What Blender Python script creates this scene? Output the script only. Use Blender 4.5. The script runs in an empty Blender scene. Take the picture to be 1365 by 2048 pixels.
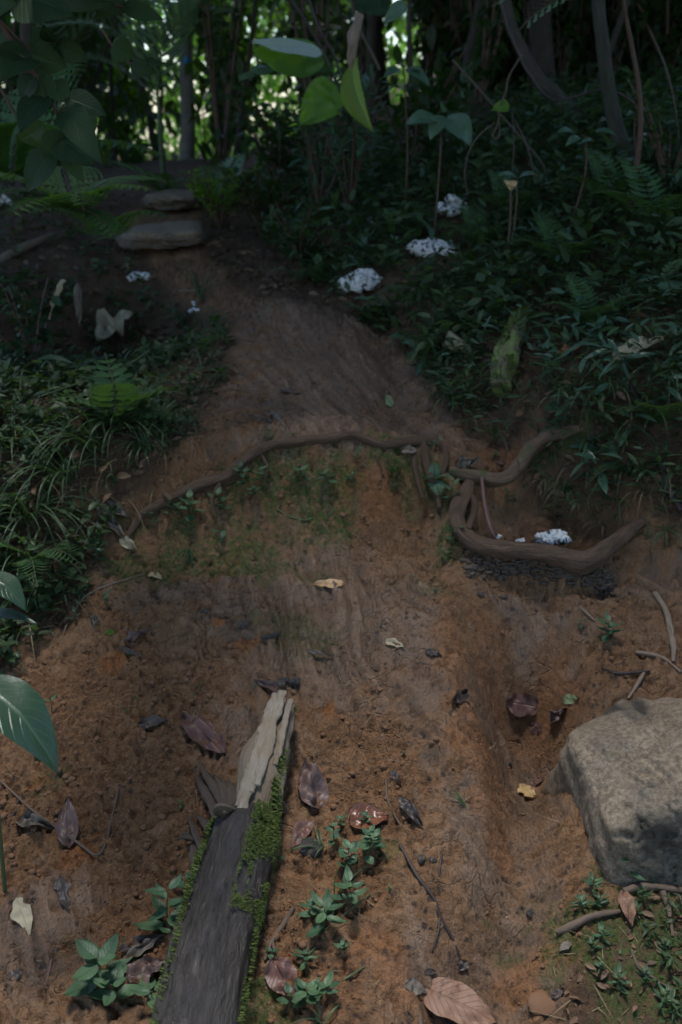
import bpy, math, random
import numpy as np
from mathutils import Vector, Matrix
R = math.radians
random.seed(7); rng = np.random.default_rng(7)
sc = bpy.context.scene
col = sc.collection

# ------------------------------------------------------------------ camera, sky, sun, exposure
CAMZ, PITCH, FPX = 1.5, 22.0, 1991.0
cam_d = bpy.data.cameras.new('camera'); cam = bpy.data.objects.new('camera', cam_d); col.objects.link(cam)
cam.location = (0, 0, CAMZ); cam.rotation_euler = (R(90 - PITCH), 0, 0)
cam_d.sensor_fit = 'VERTICAL'; cam_d.sensor_height = 36; cam_d.sensor_width = 24; cam_d.lens = 35
cam_d.clip_start = 0.05; cam_d.clip_end = 500
cam_d.dof.use_dof = True; cam_d.dof.focus_distance = 1.95; cam_d.dof.aperture_fstop = 4.0
sc.camera = cam
W = bpy.data.worlds.new('World'); sc.world = W; W.use_nodes = True
nt = W.node_tree; bg = nt.nodes['Background']
sky = nt.nodes.new('ShaderNodeTexSky'); sky.sky_type = 'NISHITA'; sky.sun_disc = False
SUN_EL, SUN_AZ = 79, -25    # sun ahead of the camera, a little to the left, behind thin cloud
sky.sun_elevation = R(SUN_EL); sky.sun_rotation = R(SUN_AZ); sky.air_density = 1.0; sky.dust_density = 0.6; sky.ozone_density = 2.0
nt.links.new(sky.outputs[0], bg.inputs[0]); bg.inputs[1].default_value = 0.10
sl = bpy.data.lights.new('sun', 'SUN'); sl.energy = 1.5; sl.angle = R(13); sl.color = (1.0, 0.97, 0.93)
so = bpy.data.objects.new('sun', sl); col.objects.link(so)
so.rotation_euler = (-R(90 - SUN_EL), 0, -R(SUN_AZ))
sc.view_settings.view_transform = 'Standard'; sc.view_settings.look = 'None'
sc.view_settings.exposure = 1.5; sc.view_settings.gamma = 1; sc.view_settings.use_curve_mapping = False
sc.render.engine = 'CYCLES'
cy = sc.cycles
cy.max_bounces = 7; cy.diffuse_bounces = 3; cy.glossy_bounces = 2; cy.transmission_bounces = 4; cy.transparent_max_bounces = 6
cy.use_denoising = True; cy.caustics_reflective = False; cy.caustics_refractive = False
cy.use_adaptive_sampling = True; cy.adaptive_threshold = 0.02
try: cy.denoiser = 'OPENIMAGEDENOISE'
except Exception: pass

cp, sp_ = math.cos(R(PITCH)), math.sin(R(PITCH))
def ray(px, py):
    u, v = (px - 682.5) / FPX, (1024 - py) / FPX
    return np.array([u, cp + v * sp_, -sp_ + v * cp])
def Q(px, py, y):
    d = ray(px, py); t = y / d[1]
    return Vector((d[0] * t, y, CAMZ + d[2] * t))

# ------------------------------------------------------------------ noise
def _h(ix, iy, s):
    n = (ix.astype(np.int64) * 374761393 + iy.astype(np.int64) * 668265263 + s * 974711) & 0xffffffff
    n = ((n ^ (n >> 13)) * 1274126177) & 0xffffffff
    return ((n ^ (n >> 16)) & 0xffff) / 65535.0
def vn(x, y, s=0):
    x = np.asarray(x, float); y = np.asarray(y, float)
    ix, iy = np.floor(x), np.floor(y); fx, fy = x - ix, y - iy
    fx = fx * fx * fx * (fx * (fx * 6 - 15) + 10); fy = fy * fy * fy * (fy * (fy * 6 - 15) + 10)
    a = _h(ix, iy, s); b = _h(ix + 1, iy, s); c = _h(ix, iy + 1, s); d = _h(ix + 1, iy + 1, s)
    return (a + (b - a) * fx + (c - a) * fy + (a - b - c + d) * fx * fy) * 2 - 1
def fbm(x, y, o=4, s=0, g=0.5):
    t = 0; a = 1; n = 0
    for k in range(o):
        c, sn = math.cos(k * 1.3), math.sin(k * 1.3)
        t = t + a * vn((x * c - y * sn) * 2 ** k + 17.3 * k, (x * sn + y * c) * 2 ** k, s + k); n += a; a *= g
    return t / n
def worley(x, y, s=0):
    ix, iy = np.floor(x), np.floor(y); best = np.full(np.shape(x), 9.0); cid = np.zeros(np.shape(x))
    for dx in (-1, 0, 1):
        for dy in (-1, 0, 1):
            cx, cy_ = ix + dx, iy + dy
            px = cx + _h(cx, cy_, s); py = cy_ + _h(cx, cy_, s + 5)
            d = np.hypot(px - x, py - y); r = _h(cx, cy_, s + 9)
            m = d < best; best = np.where(m, d, best); cid = np.where(m, r, cid)
    return best, cid
def ss(a, b, x):
    t = np.clip((x - a) / (b - a), 0, 1); return t * t * (3 - 2 * t)

# ------------------------------------------------------------------ terrain
PY = [-8, 0, 1.2, 1.6, 2.0, 2.28, 2.42, 2.60, 2.75, 3.2, 3.6, 4.2, 4.5, 5.0, 6.0, 7.0, 9, 12, 20, 45, 80]
PZ = [-1.2, -.12, .05, .16, .30, .43, .53, .655, .69, .755, .83, .895, .93, .97, 1.04, 1.08, 1.04, .9, .3, -1.5, -3]
XR = ([-9, 1.2, 1.9, 2.25, 2.45, 2.65, 3.1, 3.7, 4.6, 9], [.75, .72, .68, .75, .62, .42, .30, .06, -.25, -.9])
XL = ([-9, 1.2, 1.9, 2.1, 2.4, 3.05, 3.6, 4.6, 6, 9], [-.75, -.72, -.66, -.6, -.52, -.40, -.45, -1.1, -1.5, -2])
def smooth_interp(y, xs, ys, w):
    return (np.interp(y - w, xs, ys) + 2 * np.interp(y, xs, ys) + np.interp(y + w, xs, ys)) / 4
def base(x, y):
    x = np.asarray(x, float); y = np.asarray(y, float)
    yy = y + 0.05 * vn(x * 2.2, y * 1.1, 3) * ss(1, 2, y)
    z = smooth_interp(yy, PY, PZ, 0.06 + 0 * y)
    xr = smooth_interp(y, *XR, 0.15); xl = smooth_interp(y, *XL, 0.15)
    dr = x - xr
    z = z + np.where(dr > 0, 1, 0) * (0.30 * np.minimum(dr, 1.3) + 0.10 * np.clip(dr - 1.3, 0, 12)) * ss(-1, 1.4, y) + 0.05 * ss(0, .15, dr) * ss(2.2, 2.5, y)
    hill = ss(3.0, 9.0, x + 0.25 * (y - 5)) * ss(4.5, 10, y); z = z + 2.6 * hill
    dl = xl - x
    z = z + np.where(dl > 0, 1, 0) * 0.12 * np.minimum(dl, 3) * (1 - 1.0 * ss(2.6, 3.1, y) * (1 - ss(4.2, 5.5, y)))
    z = z - 0.36 * np.exp(-(((x + .88) / .34) ** 2 + ((y - 3.75) / .42) ** 2))
    z = z + 0.25 * fbm(x * .35, y * .35, 3, 21) * ss(6, 12, np.hypot(x, y))
    # convex mound of the main slope
    z = z + 0.055 * np.exp(-((x + .12) / .40) ** 2) * ss(1.0, 1.7, y) * (1 - ss(2.5, 2.8, y))
    return z
def hit(px, py, f):
    d = ray(px, py); y = np.geomspace(0.7, 60, 5000); t = y / d[1]
    x = d[0] * t; z = CAMZ + d[2] * t; g = f(x, y); k = np.argmax(z < g)
    if k == 0: k = len(y) - 1
    a = z[k - 1] - g[k - 1]; b = g[k] - z[k]; w = a / max(a + b, 1e-9); yy = y[k - 1] + (y[k] - y[k - 1]) * w
    t = yy / d[1]
    return Vector((d[0] * t, yy, CAMZ + d[2] * t))
P0 = lambda px, py: hit(px, py, base)
def polyline_d(x, y, pts):
    best = np.full(np.shape(x), 99.0); par = np.zeros(np.shape(x)); n = len(pts) - 1
    for i in range(n):
        ax, ay = pts[i][:2]; bx, by = pts[i + 1][:2]; L = (bx - ax) ** 2 + (by - ay) ** 2
        t = np.clip(((x - ax) * (bx - ax) + (y - ay) * (by - ay)) / L, 0, 1)
        d = np.hypot(x - ax - t * (bx - ax), y - ay - t * (by - ay)); m = d < best
        best = np.where(m, d, best); par = np.where(m, (i + t) / n, par)
    return best, par
def inside(x, y, poly):
    c = np.zeros(np.shape(x), bool); n = len(poly)
    for i in range(n):
        x0, y0 = poly[i][:2]; x1, y1 = poly[(i + 1) % n][:2]
        if y0 == y1: continue
        c ^= ((y0 > y) != (y1 > y)) & (x < (x1 - x0) * (y - y0) / (y1 - y0) + x0)
    return c
GUL = [P0(*p) for p in [(1065, 1340), (1062, 1450), (1050, 1560), (1040, 1700), (1020, 1800), (960, 1890), (920, 1960), (900, 2060)]]
GR2 = [P0(*p) for p in [(905, 1240), (925, 1400), (960, 1560), (965, 1700), (930, 1800)]]
GR3 = [P0(*p) for p in [(760, 640), (790, 740), (760, 800), (830, 850)]]
BARE = [P0(*p) for p in [(-500, 1420), (0, 1330), (60, 1290), (130, 1235), (175, 1150), (235, 1030), (300, 960), (385, 870), (430, 790), (480, 700), (450, 640), (340, 575), (290, 505), (235, 445), (300, 395), (400, 392), (400, 480), (460, 570), (560, 605), (690, 622), (780, 665), (850, 740), (880, 800), (930, 850), (1060, 850), (1085, 905), (1040, 965), (1140, 985), (1260, 1010), (1390, 1080), (1600, 1150), (1600, 1700), (1365, 1800), (1190, 1850), (1110, 1960), (1120, 2080), (1200, 2500), (-500, 2500)]]
SC2 = P0(1070, 1345); BA1 = P0(1110, 1052); UP1 = P0(1010, 880)
THK = [P0(*p) for p in [(935, 990), (915, 1035), (924, 1064), (946, 1088), (985, 1101), (1080, 1110), (1160, 1130), (1197, 1118), (1225, 1094), (1258, 1070), (1290, 1048)]]
def terrain(x, y):
    x = np.asarray(x, float); y = np.asarray(y, float); z = base(x, y)
    near = 1 - ss(3.5, 4.5, y)
    d, t = polyline_d(x, y, GUL); z = z - (0.108 - .02 * t) * np.exp(-(d / .085) ** 2)
    d, t = polyline_d(x, y, GR2); z = z + 0.02 * np.exp(-(d / .05) ** 2)
    d, t = polyline_d(x, y, GR3); z = z - 0.03 * np.exp(-(d / .07) ** 2)
    e = ((x - SC2.x) / .15) ** 2 + ((y - SC2.y) / .19) ** 2; z = z - .125 * np.exp(-(e * (1 + .35 * fbm(x * 14, y * 14, 3, 15))) ** 1.7)
    e = ((x - BA1.x) / .21) ** 2 + ((y - BA1.y) / .15) ** 2; z = z - .105 * np.exp(-(e * (1 + .3 * fbm(x * 14, y * 14, 3, 16))) ** 2)
    e = ((x - UP1.x) / .13) ** 2 + ((y - UP1.y) / .12) ** 2; z = z - .055 * np.exp(-e ** 2)
    mk = (1 - ss(.20, .32, x)) * ss(-.75, -.5, x); z = z + mk * (-.072 * np.exp(-((y - 2.34) / .12) ** 2) + .016 * np.exp(-((y - 2.57) / .05) ** 2))
    # undercut below the thick root and the long root
    d, t = polyline_d(x, y, THK); z = z + (base(x, y) - .010 - z) * .95 * np.exp(-(d / .032) ** 2)
    z = z - .016 * np.exp(-(((x - .46) / .2) ** 2)) * np.exp(-(((y - 2.2) / .07) ** 2))
    return z
gx = np.unique(np.concatenate([-1.2 - np.geomspace(.0055, 45, 150), np.arange(-1.2, 1.2, 0.0040), 1.2 + np.geomspace(.0055, 45, 150)]))
gy = np.unique(np.concatenate([1.02 - np.geomspace(.006, 9, 60), np.arange(1.02, 3.0, 0.0040), 3.0 + np.cumsum(.0045 * 1.0105 ** np.arange(520))]))
gy = gy[gy < 75]
GX, GY = np.meshgrid(gx, gy)
GZ = terrain(GX, GY)
# bare-earth mask and distance to its edge
inb = inside(GX, GY, BARE); dE, _ = polyline_d(GX, GY, BARE + [BARE[0]])
sd = np.where(inb, dE, -dE) + .035 * fbm(GX * 9, GY * 9, 3, 50)
veg = 1 - ss(-.04, .04, sd)
fade = 1 - ss(3.2, 5, GY)
def blob(px, py, rx, ry, s=0, rag=.6):
    c = P0(px, py); k = (c - cam.location).length / FPX
    a = P0(px, py - ry); b = P0(px, py + ry); wy = max(abs(a.y - b.y) / 2, .004)
    e = ((GX - c.x) / (rx * k)) ** 2 + ((GY - c.y) / wy) ** 2
    return ss(1.25, .45, np.sqrt(e) + rag * fbm(GX * 22, GY * 22, 4, 60 + s) + 0 * e)
crumb = np.zeros_like(GX)
for i, b in enumerate([(250, 1400, 260, 130), (760, 1480, 130, 110), (640, 1420, 120, 60), (740, 1010, 110, 80), (150, 1650, 260, 200), (620, 1960, 120, 110), (300, 1200, 160, 60), (520, 1150, 60, 30), (780, 1580, 110, 90), (700, 1750, 90, 120), (1230, 1330, 60, 60), (620, 930, 200, 50), (600, 840, 120, 40), (1150, 1950, 80, 100), (300, 1800, 200, 150)]):
    crumb = np.maximum(crumb, blob(*b, s=i, rag=.9))
moss = np.zeros_like(GX)
for i, b in enumerate([(560, 940, 130, 45), (360, 1075, 110, 75), (500, 1070, 90, 60), (640, 980, 70, 60), (840, 950, 70, 50), (900, 1060, 40, 60), (650, 1120, 50, 40), (1250, 1880, 150, 120), (1330, 1980, 130, 90), (780, 1700, 50, 50), (540, 2010, 70, 60), (90, 1560, 60, 30), (880, 1180, 40, 30), (260, 1110, 60, 40), (1120, 880, 70, 30), (590, 1260, 90, 40), (760, 905, 80, 25)]):
    moss = np.maximum(moss, blob(*b, s=20 + i, rag=1.1) * (.55 if i in (6, 9, 11, 12, 15) else 1))
orange = np.zeros_like(GX)
for i, b in enumerate([(232, 1318, 26, 22), (495, 1298, 26, 16), (662, 1420, 18, 20), (150, 1720, 30, 40), (75, 1570, 22, 18), (585, 1950, 36, 45), (435, 1252, 14, 8), (960, 1500, 50, 120), (900, 1290, 40, 90), (1000, 1620, 30, 80), (1120, 1300, 60, 70), (985, 1270, 40, 70), (820, 1960, 60, 40), (760, 1900, 60, 60), (1000, 880, 45, 22), (1050, 1930, 70, 60), (1160, 1080, 90, 30), (760, 960, 90, 50)]):
    orange = np.maximum(orange, blob(*b, s=40 + i, rag=.8) * (1 if i < 7 else .42))
mud = np.zeros_like(GX)
for i, b in enumerate([(590, 1160, 150, 110), (640, 1300, 130, 120), (1080, 1220, 100, 70), (1050, 1450, 55, 140), (1050, 1750, 70, 180), (940, 1930, 160, 90), (960, 1700, 60, 120), (480, 1480, 60, 70), (340, 1170, 120, 50), (1300, 1150, 90, 60), (700, 1290, 160, 120), (620, 640, 180, 40), (700, 740, 150, 60), (780, 840, 120, 40), (660, 730, 230, 110), (640, 840, 180, 50), (600, 1230, 130, 150), (690, 1230, 100, 160), (850, 1340, 60, 200), (80, 1850, 110, 110), (1090, 1500, 40, 90)]):
    mud = np.maximum(mud, blob(*b, s=70 + i, rag=1.0))
mud *= 1 - .8 * np.minimum(1, orange * 1.5)
bare = 1 - veg
# fine relief
crumb_a = np.clip(crumb * (1 - .9 * mud) + .6 * ss(.12, .5, fbm(GX * 7, GY * 7, 3, 90)) * (1 - mud) + .35 * veg, 0, 1)
flow = GX + .32 * GY - .25 * np.clip(GX - .1, 0, 1) * 2 + .04 * fbm(GX * 4, GY * 3, 2, 97)
stk = fbm(flow * 42 + .8 * vn(GX * 9, GY * 7, 98), GY * 4, 3, 33); stk2 = vn(flow * 120, GY * 7, 36)
streak = np.clip(1 - crumb_a, 0, 1) * bare
w1, c1 = worley(GX * 55, GY * 55, 1); w2, c2 = worley(GX * 110, GY * 110, 2)
gran = (1 - np.clip(w1 * 1.25, 0, 1)) * (c1 > .35) * .5 + (1 - np.clip(w2 * 1.2, 0, 1)) * .4
pits = np.clip(-fbm(GX * 46, GY * 46, 3, 12) - .22, 0, 1)
nearm = np.where((GY > .9), fade, 0)
rel = .024 * fbm(GX * 5, GY * 5, 4, 5) + .012 * fbm(GX * 15, GY * 15, 5, 6, .62)
tf = 5.5 * fbm(GX * 5.5 + .6 * GY, GY * 8, 4, 61, .55); fr = tf - np.floor(tf); rel = rel + .012 * (ss(.0, .14, fr) - fr) * bare * (1 - .75 * mud)   # little scarps where the clay has slipped
rel = rel + crumb_a * (.007 * gran + .012 * fbm(GX * 44, GY * 44, 4, 8, .72) - .020 * pits)
rel = rel + streak * (.5 + .7 * mud) * (1 - .55 * ss(2.6, 3.0, GY)) * (.0110 * stk + .0045 * stk2)
crk = np.abs(fbm(GX * 11, GY * 11, 3, 44)); rel = rel - .006 * ss(.03, 0, crk) * bare * (vn(GX * 3, GY * 3, 45) > 0)
wh, ch = worley(GX * 13, GY * 13, 7); rel = rel - .016 * (ch > .55) * ss(.17, .05, wh * (1 + .6 * fbm(GX * 40, GY * 40, 2, 19))) * bare * (1 - .6 * mud); wh, ch = worley(GX * 27, GY * 27, 8); rel = rel - .009 * (ch > .6) * ss(.22, .08, wh * (1 + .6 * fbm(GX * 60, GY * 60, 2, 20))) * bare
# footprint-like smears and heel cuts
for (px, py, rx, ry, dp) in [(600, 1190, 60, 26, .014), (870, 1340, 26, 45, .012), (745, 1275, 60, 30, .010), (520, 1150, 24, 18, .018), (1040, 1300, 40, 34, .02), (450, 1229, 14, 9, .012), (560, 645, 40, 14, .012), (720, 750, 60, 20, .012), (820, 790, 50, 26, .014), (780, 1470, 50, 40, .014), (470, 1150, 40, 25, -.010), (960, 1570, 30, 60, -.012), (1000, 1180, 40, 20, -.012), (690, 1080, 34, 26, .012), (210, 1640, 60, 40, .01), (620, 1330, 90, 16, .008)]:
    c = P0(px, py); k = (c - cam.location).length / FPX; a = P0(px, py - ry); b = P0(px, py + ry)
    e = ((GX - c.x) / (rx * k)) ** 2 + ((GY - c.y) / (abs(a.y - b.y) / 2)) ** 2
    rel = rel - 1.35 * dp * np.exp(-(e * (1 + .5 * fbm(GX * 25, GY * 25, 2, 4))) ** 1.4)
GZ = GZ + rel * np.clip(nearm + .6, 0, 1)
cav = np.clip(-(crumb_a * (fbm(GX * 30, GY * 30, 4, 8, .65) - 2 * pits)) , 0, 1)
def gz(x, y):
    x = np.asarray(x, float); y = np.asarray(y, float)
    i = np.clip(np.searchsorted(gx, x) - 1, 0, len(gx) - 2); j = np.clip(np.searchsorted(gy, y) - 1, 0, len(gy) - 2)
    fx = np.clip((x - gx[i]) / (gx[i + 1] - gx[i]), 0, 1); fy = np.clip((y - gy[j]) / (gy[j + 1] - gy[j]), 0, 1)
    return (GZ[j, i] * (1 - fx) + GZ[j, i + 1] * fx) * (1 - fy) + (GZ[j + 1, i] * (1 - fx) + GZ[j + 1, i + 1] * fx) * fy
def gv(A, x, y):
    i = np.clip(np.searchsorted(gx, x), 0, len(gx) - 1); j = np.clip(np.searchsorted(gy, y), 0, len(gy) - 1); return A[j, i]
P = lambda px, py: hit(px, py, gz)
def gnorm(x, y, e=.03):
    n = Vector((-(gz(x + e, y) - gz(x - e, y)) / (2 * e), -(gz(x, y + e) - gz(x, y - e)) / (2 * e), 1)); return n.normalized()
def G(x, y, dz=0): return Vector((x, y, float(gz(x, y)) + dz))

# ------------------------------------------------------------------ materials
def new_mat(name):
    m = bpy.data.materials.new(name); m.use_nodes = True; n = m.node_tree.nodes; l = m.node_tree.links
    return m, n, l, n['Principled BSDF']
def N(n, t, **k):
    o = n.new('ShaderNode' + t)
    for a, v in k.items(): setattr(o, a, v)
    return o
def mix(n, l, f, a, b, bt='MIX'):
    o = n.new('ShaderNodeMix'); o.data_type = 'RGBA'; o.blend_type = bt; o.clamp_result = False
    for s, v in ((0, f), (6, a), (7, b)):
        if hasattr(v, 'links'): l.new(v, o.inputs[s])
        elif s == 0: o.inputs[0].default_value = v
        else: o.inputs[s].default_value = (*v, 1)
    return o.outputs[2]
def math_n(n, l, op, a, b=0.0, c=0.0, clamp=False):
    o = n.new('ShaderNodeMath'); o.operation = op; o.use_clamp = clamp
    for s, v in ((0, a), (1, b), (2, c)):
        if hasattr(v, 'links'): l.new(v, o.inputs[s])
        else: o.inputs[s].default_value = v
    return o.outputs[0]
def rng_n(n, l, v, a, b, c=0.0, d=1.0):
    o = n.new('ShaderNodeMapRange'); o.inputs[1].default_value = a; o.inputs[2].default_value = b; o.inputs[3].default_value = c; o.inputs[4].default_value = d
    l.new(v, o.inputs[0]); return o.outputs[0]
def noise_n(n, l, vec, scale, detail=4, rough=.6, dist=0.0):
    o = n.new('ShaderNodeTexNoise'); o.inputs['Scale'].default_value = scale; o.inputs['Detail'].default_value = detail
    o.inputs['Roughness'].default_value = rough; o.inputs['Distortion'].default_value = dist
    if vec is not None: l.new(vec, o.inputs['Vector'])
    return o.outputs['Fac']
def bump_n(n, l, h, dist, strength=1.0, prev=None):
    o = n.new('ShaderNodeBump'); o.inputs['Distance'].default_value = dist; o.inputs['Strength'].default_value = strength
    l.new(h, o.inputs['Height'])
    if prev is not None: l.new(prev, o.inputs['Normal'])
    return o.outputs['Normal']

def ground_material():
    m, n, l, b = new_mat('clay_soil')
    tc = N(n, 'TexCoord').outputs['Object']
    A = N(n, 'Attribute', attribute_name='m1'); s1 = N(n, 'SeparateColor'); l.new(A.outputs['Color'], s1.inputs[0])
    B = N(n, 'Attribute', attribute_name='m2'); s2 = N(n, 'SeparateColor'); l.new(B.outputs['Color'], s2.inputs[0])
    moss_, mud_, org = s1.outputs; crm, veg_, stk_ = s2.outputs
    n1 = noise_n(n, l, tc, 5, 5, .6, .4); n2 = noise_n(n, l, tc, 30, 5, .65); n3 = noise_n(n, l, tc, 160, 4, .7)
    clay = mix(n, l, rng_n(n, l, n1, .3, .7), (.28, .142, .060), (.20, .108, .055))
    clay = mix(n, l, rng_n(n, l, n2, .42, .72), clay, (.36, .215, .120))
    crc = mix(n, l, rng_n(n, l, n3, .35, .7), (.13, .060, .026), (.36, .185, .080))
    c = mix(n, l, math_n(n, l, 'MULTIPLY', crm, .75), clay, crc)
    smear = mix(n, l, stk_, (.11, .078, .058), (.34, .225, .150))
    f = math_n(n, l, 'MULTIPLY', mud_, rng_n(n, l, n2, .25, .6, .35, .95))
    c = mix(n, l, f, c, smear)
    c = mix(n, l, org, c, (.33, .13, .042))
    # dark specks and bits of rotten leaf pressed in the clay
    v = N(n, 'TexVoronoi'); v.inputs['Scale'].default_value = 38; l.new(tc, v.inputs['Vector']); v.inputs['Randomness'].default_value = 1
    spk = math_n(n, l, 'MULTIPLY', rng_n(n, l, v.outputs['Distance'], .27, .16), rng_n(n, l, noise_n(n, l, tc, 9, 3), .45, .56))
    c = mix(n, l, math_n(n, l, 'MULTIPLY', spk, .8), c, (.035, .028, .027))
    v2 = N(n, 'TexVoronoi'); v2.inputs['Scale'].default_value = 90; l.new(tc, v2.inputs['Vector'])
    spk2 = math_n(n, l, 'MULTIPLY', rng_n(n, l, v2.outputs['Distance'], .2, .1), rng_n(n, l, noise_n(n, l, tc, 14, 3), .55, .62))
    c = mix(n, l, math_n(n, l, 'MULTIPLY', spk2, .5), c, (.36, .25, .17))
    hv = noise_n(n, l, tc, 300, 3, .7); c = mix(n, l, rng_n(n, l, hv, .5, .75, 0, .55), c, (.06, .032, .018)); c = mix(n, l, rng_n(n, l, noise_n(n, l, tc, 24, 5, .7, .6), .56, .68, 0, .6), c, (.085, .05, .033))
    lit = mix(n, l, n2, (.035, .022, .014), (.13, .075, .04))
    c = mix(n, l, math_n(n, l, 'MULTIPLY', veg_, .85), c, lit)
    ms = mix(n, l, rng_n(n, l, n3, .3, .7), (.030, .042, .010), (.105, .14, .028))
    mf = math_n(n, l, 'MULTIPLY', moss_, rng_n(n, l, noise_n(n, l, tc, 70, 5, .7), .38, .56), clamp=True)
    c = mix(n, l, mf, c, ms)
    l.new(c, b.inputs['Base Color'])
    wet = math_n(n, l, 'MULTIPLY', mud_, rng_n(n, l, n1, .35, .6))
    ro = math_n(n, l, 'SUBTRACT', rng_n(n, l, n2, .3, .7, .66, .86), math_n(n, l, 'MULTIPLY', mud_, .40))
    ro = math_n(n, l, 'ADD', ro, math_n(n, l, 'MULTIPLY', crm, .12), clamp=True)
    ro = math_n(n, l, 'MAXIMUM', ro, .22); l.new(ro, b.inputs['Roughness']); b.inputs['Specular IOR Level'].default_value = .42
    mp = N(n, 'Mapping'); mp.inputs['Scale'].default_value = (1, .12, .2); mp.inputs['Rotation'].default_value = (0, 0, R(-17)); l.new(tc, mp.inputs[0])
    st = noise_n(n, l, mp.outputs[0], 170, 3, .6)
    wp = N(n, 'VectorMath', operation='ADD'); nz_ = N(n, 'TexNoise'); nz_.inputs['Scale'].default_value = 14; nz_.inputs['Detail'].default_value = 3; l.new(tc, nz_.inputs['Vector'])
    sc_ = N(n, 'VectorMath', operation='SCALE'); sc_.inputs['Scale'].default_value = .07; l.new(nz_.outputs['Color'], sc_.inputs[0]); l.new(tc, wp.inputs[0]); l.new(sc_.outputs[0], wp.inputs[1])
    vc = N(n, 'TexVoronoi'); vc.feature = 'DISTANCE_TO_EDGE'; vc.inputs['Scale'].default_value = 17; l.new(wp.outputs[0], vc.inputs['Vector'])
    ck = math_n(n, l, 'MULTIPLY', rng_n(n, l, vc.outputs['Distance'], .035, .0), rng_n(n, l, noise_n(n, l, tc, 7, 3), .52, .6))
    nb = bump_n(n, l, n3, .010, .9); nb = bump_n(n, l, noise_n(n, l, tc, 420, 3, .7), .004, .9, nb)
    smo = math_n(n, l, 'MULTIPLY', st, math_n(n, l, 'SUBTRACT', 1, crm)); nb = bump_n(n, l, smo, .008, .9, nb)
    nb = bump_n(n, l, noise_n(n, l, tc, 65, 5, .7), .016, .7, nb)
    nb = bump_n(n, l, ck, -.006, .8, nb)
    l.new(nb, b.inputs['Normal'])
    return m

def leaf_mat(name, c1, c2, rough=.42, trans=.35, vein=(.0, .0, .0), vk=9.0, spots=None, spec=.5, tcol=None, veinamt=.35):
    m, n, l, b = new_mat(name)
    out = n['Material Output']; uv = N(n, 'UVMap').outputs[0]; sx = N(n, 'SeparateXYZ'); l.new(uv, sx.inputs[0])
    u = math_n(n, l, 'ABSOLUTE', math_n(n, l, 'SUBTRACT', sx.outputs[0], .5)); v = sx.outputs[1]
    geo = N(n, 'NewGeometry'); oi = N(n, 'ObjectInfo'); tc = N(n, 'TexCoord').outputs['Object']
    rnd = N(n, 'Attribute', attribute_name='rnd').outputs['Fac']
    f = math_n(n, l, 'ADD', rnd, math_n(n, l, 'MULTIPLY', noise_n(n, l, tc, 40, 3), .35), clamp=True)
    c = mix(n, l, f, c1, c2)
    mid = rng_n(n, l, u, .05, .015)
    w = math_n(n, l, 'FRACT', math_n(n, l, 'MULTIPLY', math_n(n, l, 'SUBTRACT', v, math_n(n, l, 'MULTIPLY', u, .55)), vk))
    side = rng_n(n, l, math_n(n, l, 'ABSOLUTE', math_n(n, l, 'SUBTRACT', w, .5)), .09, .02)
    ve = math_n(n, l, 'MAXIMUM', mid, math_n(n, l, 'MULTIPLY', side, .6))
    if vein != (0, 0, 0): c = mix(n, l, math_n(n, l, 'MULTIPLY', ve, veinamt), c, vein)
    if spots:
        ns = noise_n(n, l, tc, 55, 4, .7); c = mix(n, l, rng_n(n, l, ns, .56, .66), c, spots)
    l.new(c, b.inputs['Base Color']); b.inputs['Roughness'].default_value = rough; b.inputs['Specular IOR Level'].default_value = spec
    hb = math_n(n, l, 'ADD', math_n(n, l, 'MULTIPLY', ve, -1), math_n(n, l, 'MULTIPLY', noise_n(n, l, tc, 180, 3), .5))
    l.new(bump_n(n, l, hb, .0012, .7), b.inputs['Normal'])
    if trans > 0:
        t = N(n, 'BsdfTranslucent')
        if tcol: t.inputs[0].default_value = (*tcol, 1)
        else: l.new(mix(n, l, .5, c, (.14, .26, .015)), t.inputs[0])
        ms = N(n, 'MixShader'); ms.inputs[0].default_value = trans
        l.new(b.outputs[0], ms.inputs[1]); l.new(t.outputs[0], ms.inputs[2]); l.new(ms.outputs[0], out.inputs[0])
    return m

def bark_mat(name, c1, c2, c3=None, rough=.75, vs=(1, 1, .15), scale=60, bd=.004, wet=0.0, moss=None, mscale=14, mt=(.52, .6)):
    m, n, l, b = new_mat(name)
    uv = N(n, 'UVMap').outputs[0]; tc = N(n, 'TexCoord').outputs['Object']
    mp = N(n, 'Mapping'); mp.inputs['Scale'].default_value = vs; l.new(uv, mp.inputs[0])
    a = noise_n(n, l, mp.outputs[0], scale, 6, .7, .3); bb = noise_n(n, l, tc, scale * .4, 5, .65)
    c = mix(n, l, rng_n(n, l, a, .32, .68), c1, c2)
    if c3: c = mix(n, l, rng_n(n, l, bb, .48, .62), c, c3)
    if moss:
        ms = mix(n, l, noise_n(n, l, tc, 200, 3), (moss[0] * .4, moss[1] * .4, moss[2] * .4), moss)
        c = mix(n, l, rng_n(n, l, noise_n(n, l, tc, mscale, 4, .7), *mt), c, ms)
    l.new(c, b.inputs['Base Color'])
    l.new(rng_n(n, l, bb, .3, .7, rough - .12 - wet, rough + .1), b.inputs['Roughness']); b.inputs['Specular IOR Level'].default_value = .4
    nb = bump_n(n, l, a, bd, .9); nb = bump_n(n, l, noise_n(n, l, tc, scale * 3, 3, .7), bd * .4, .8, nb)
    l.new(nb, b.inputs['Normal']); return m

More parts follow.
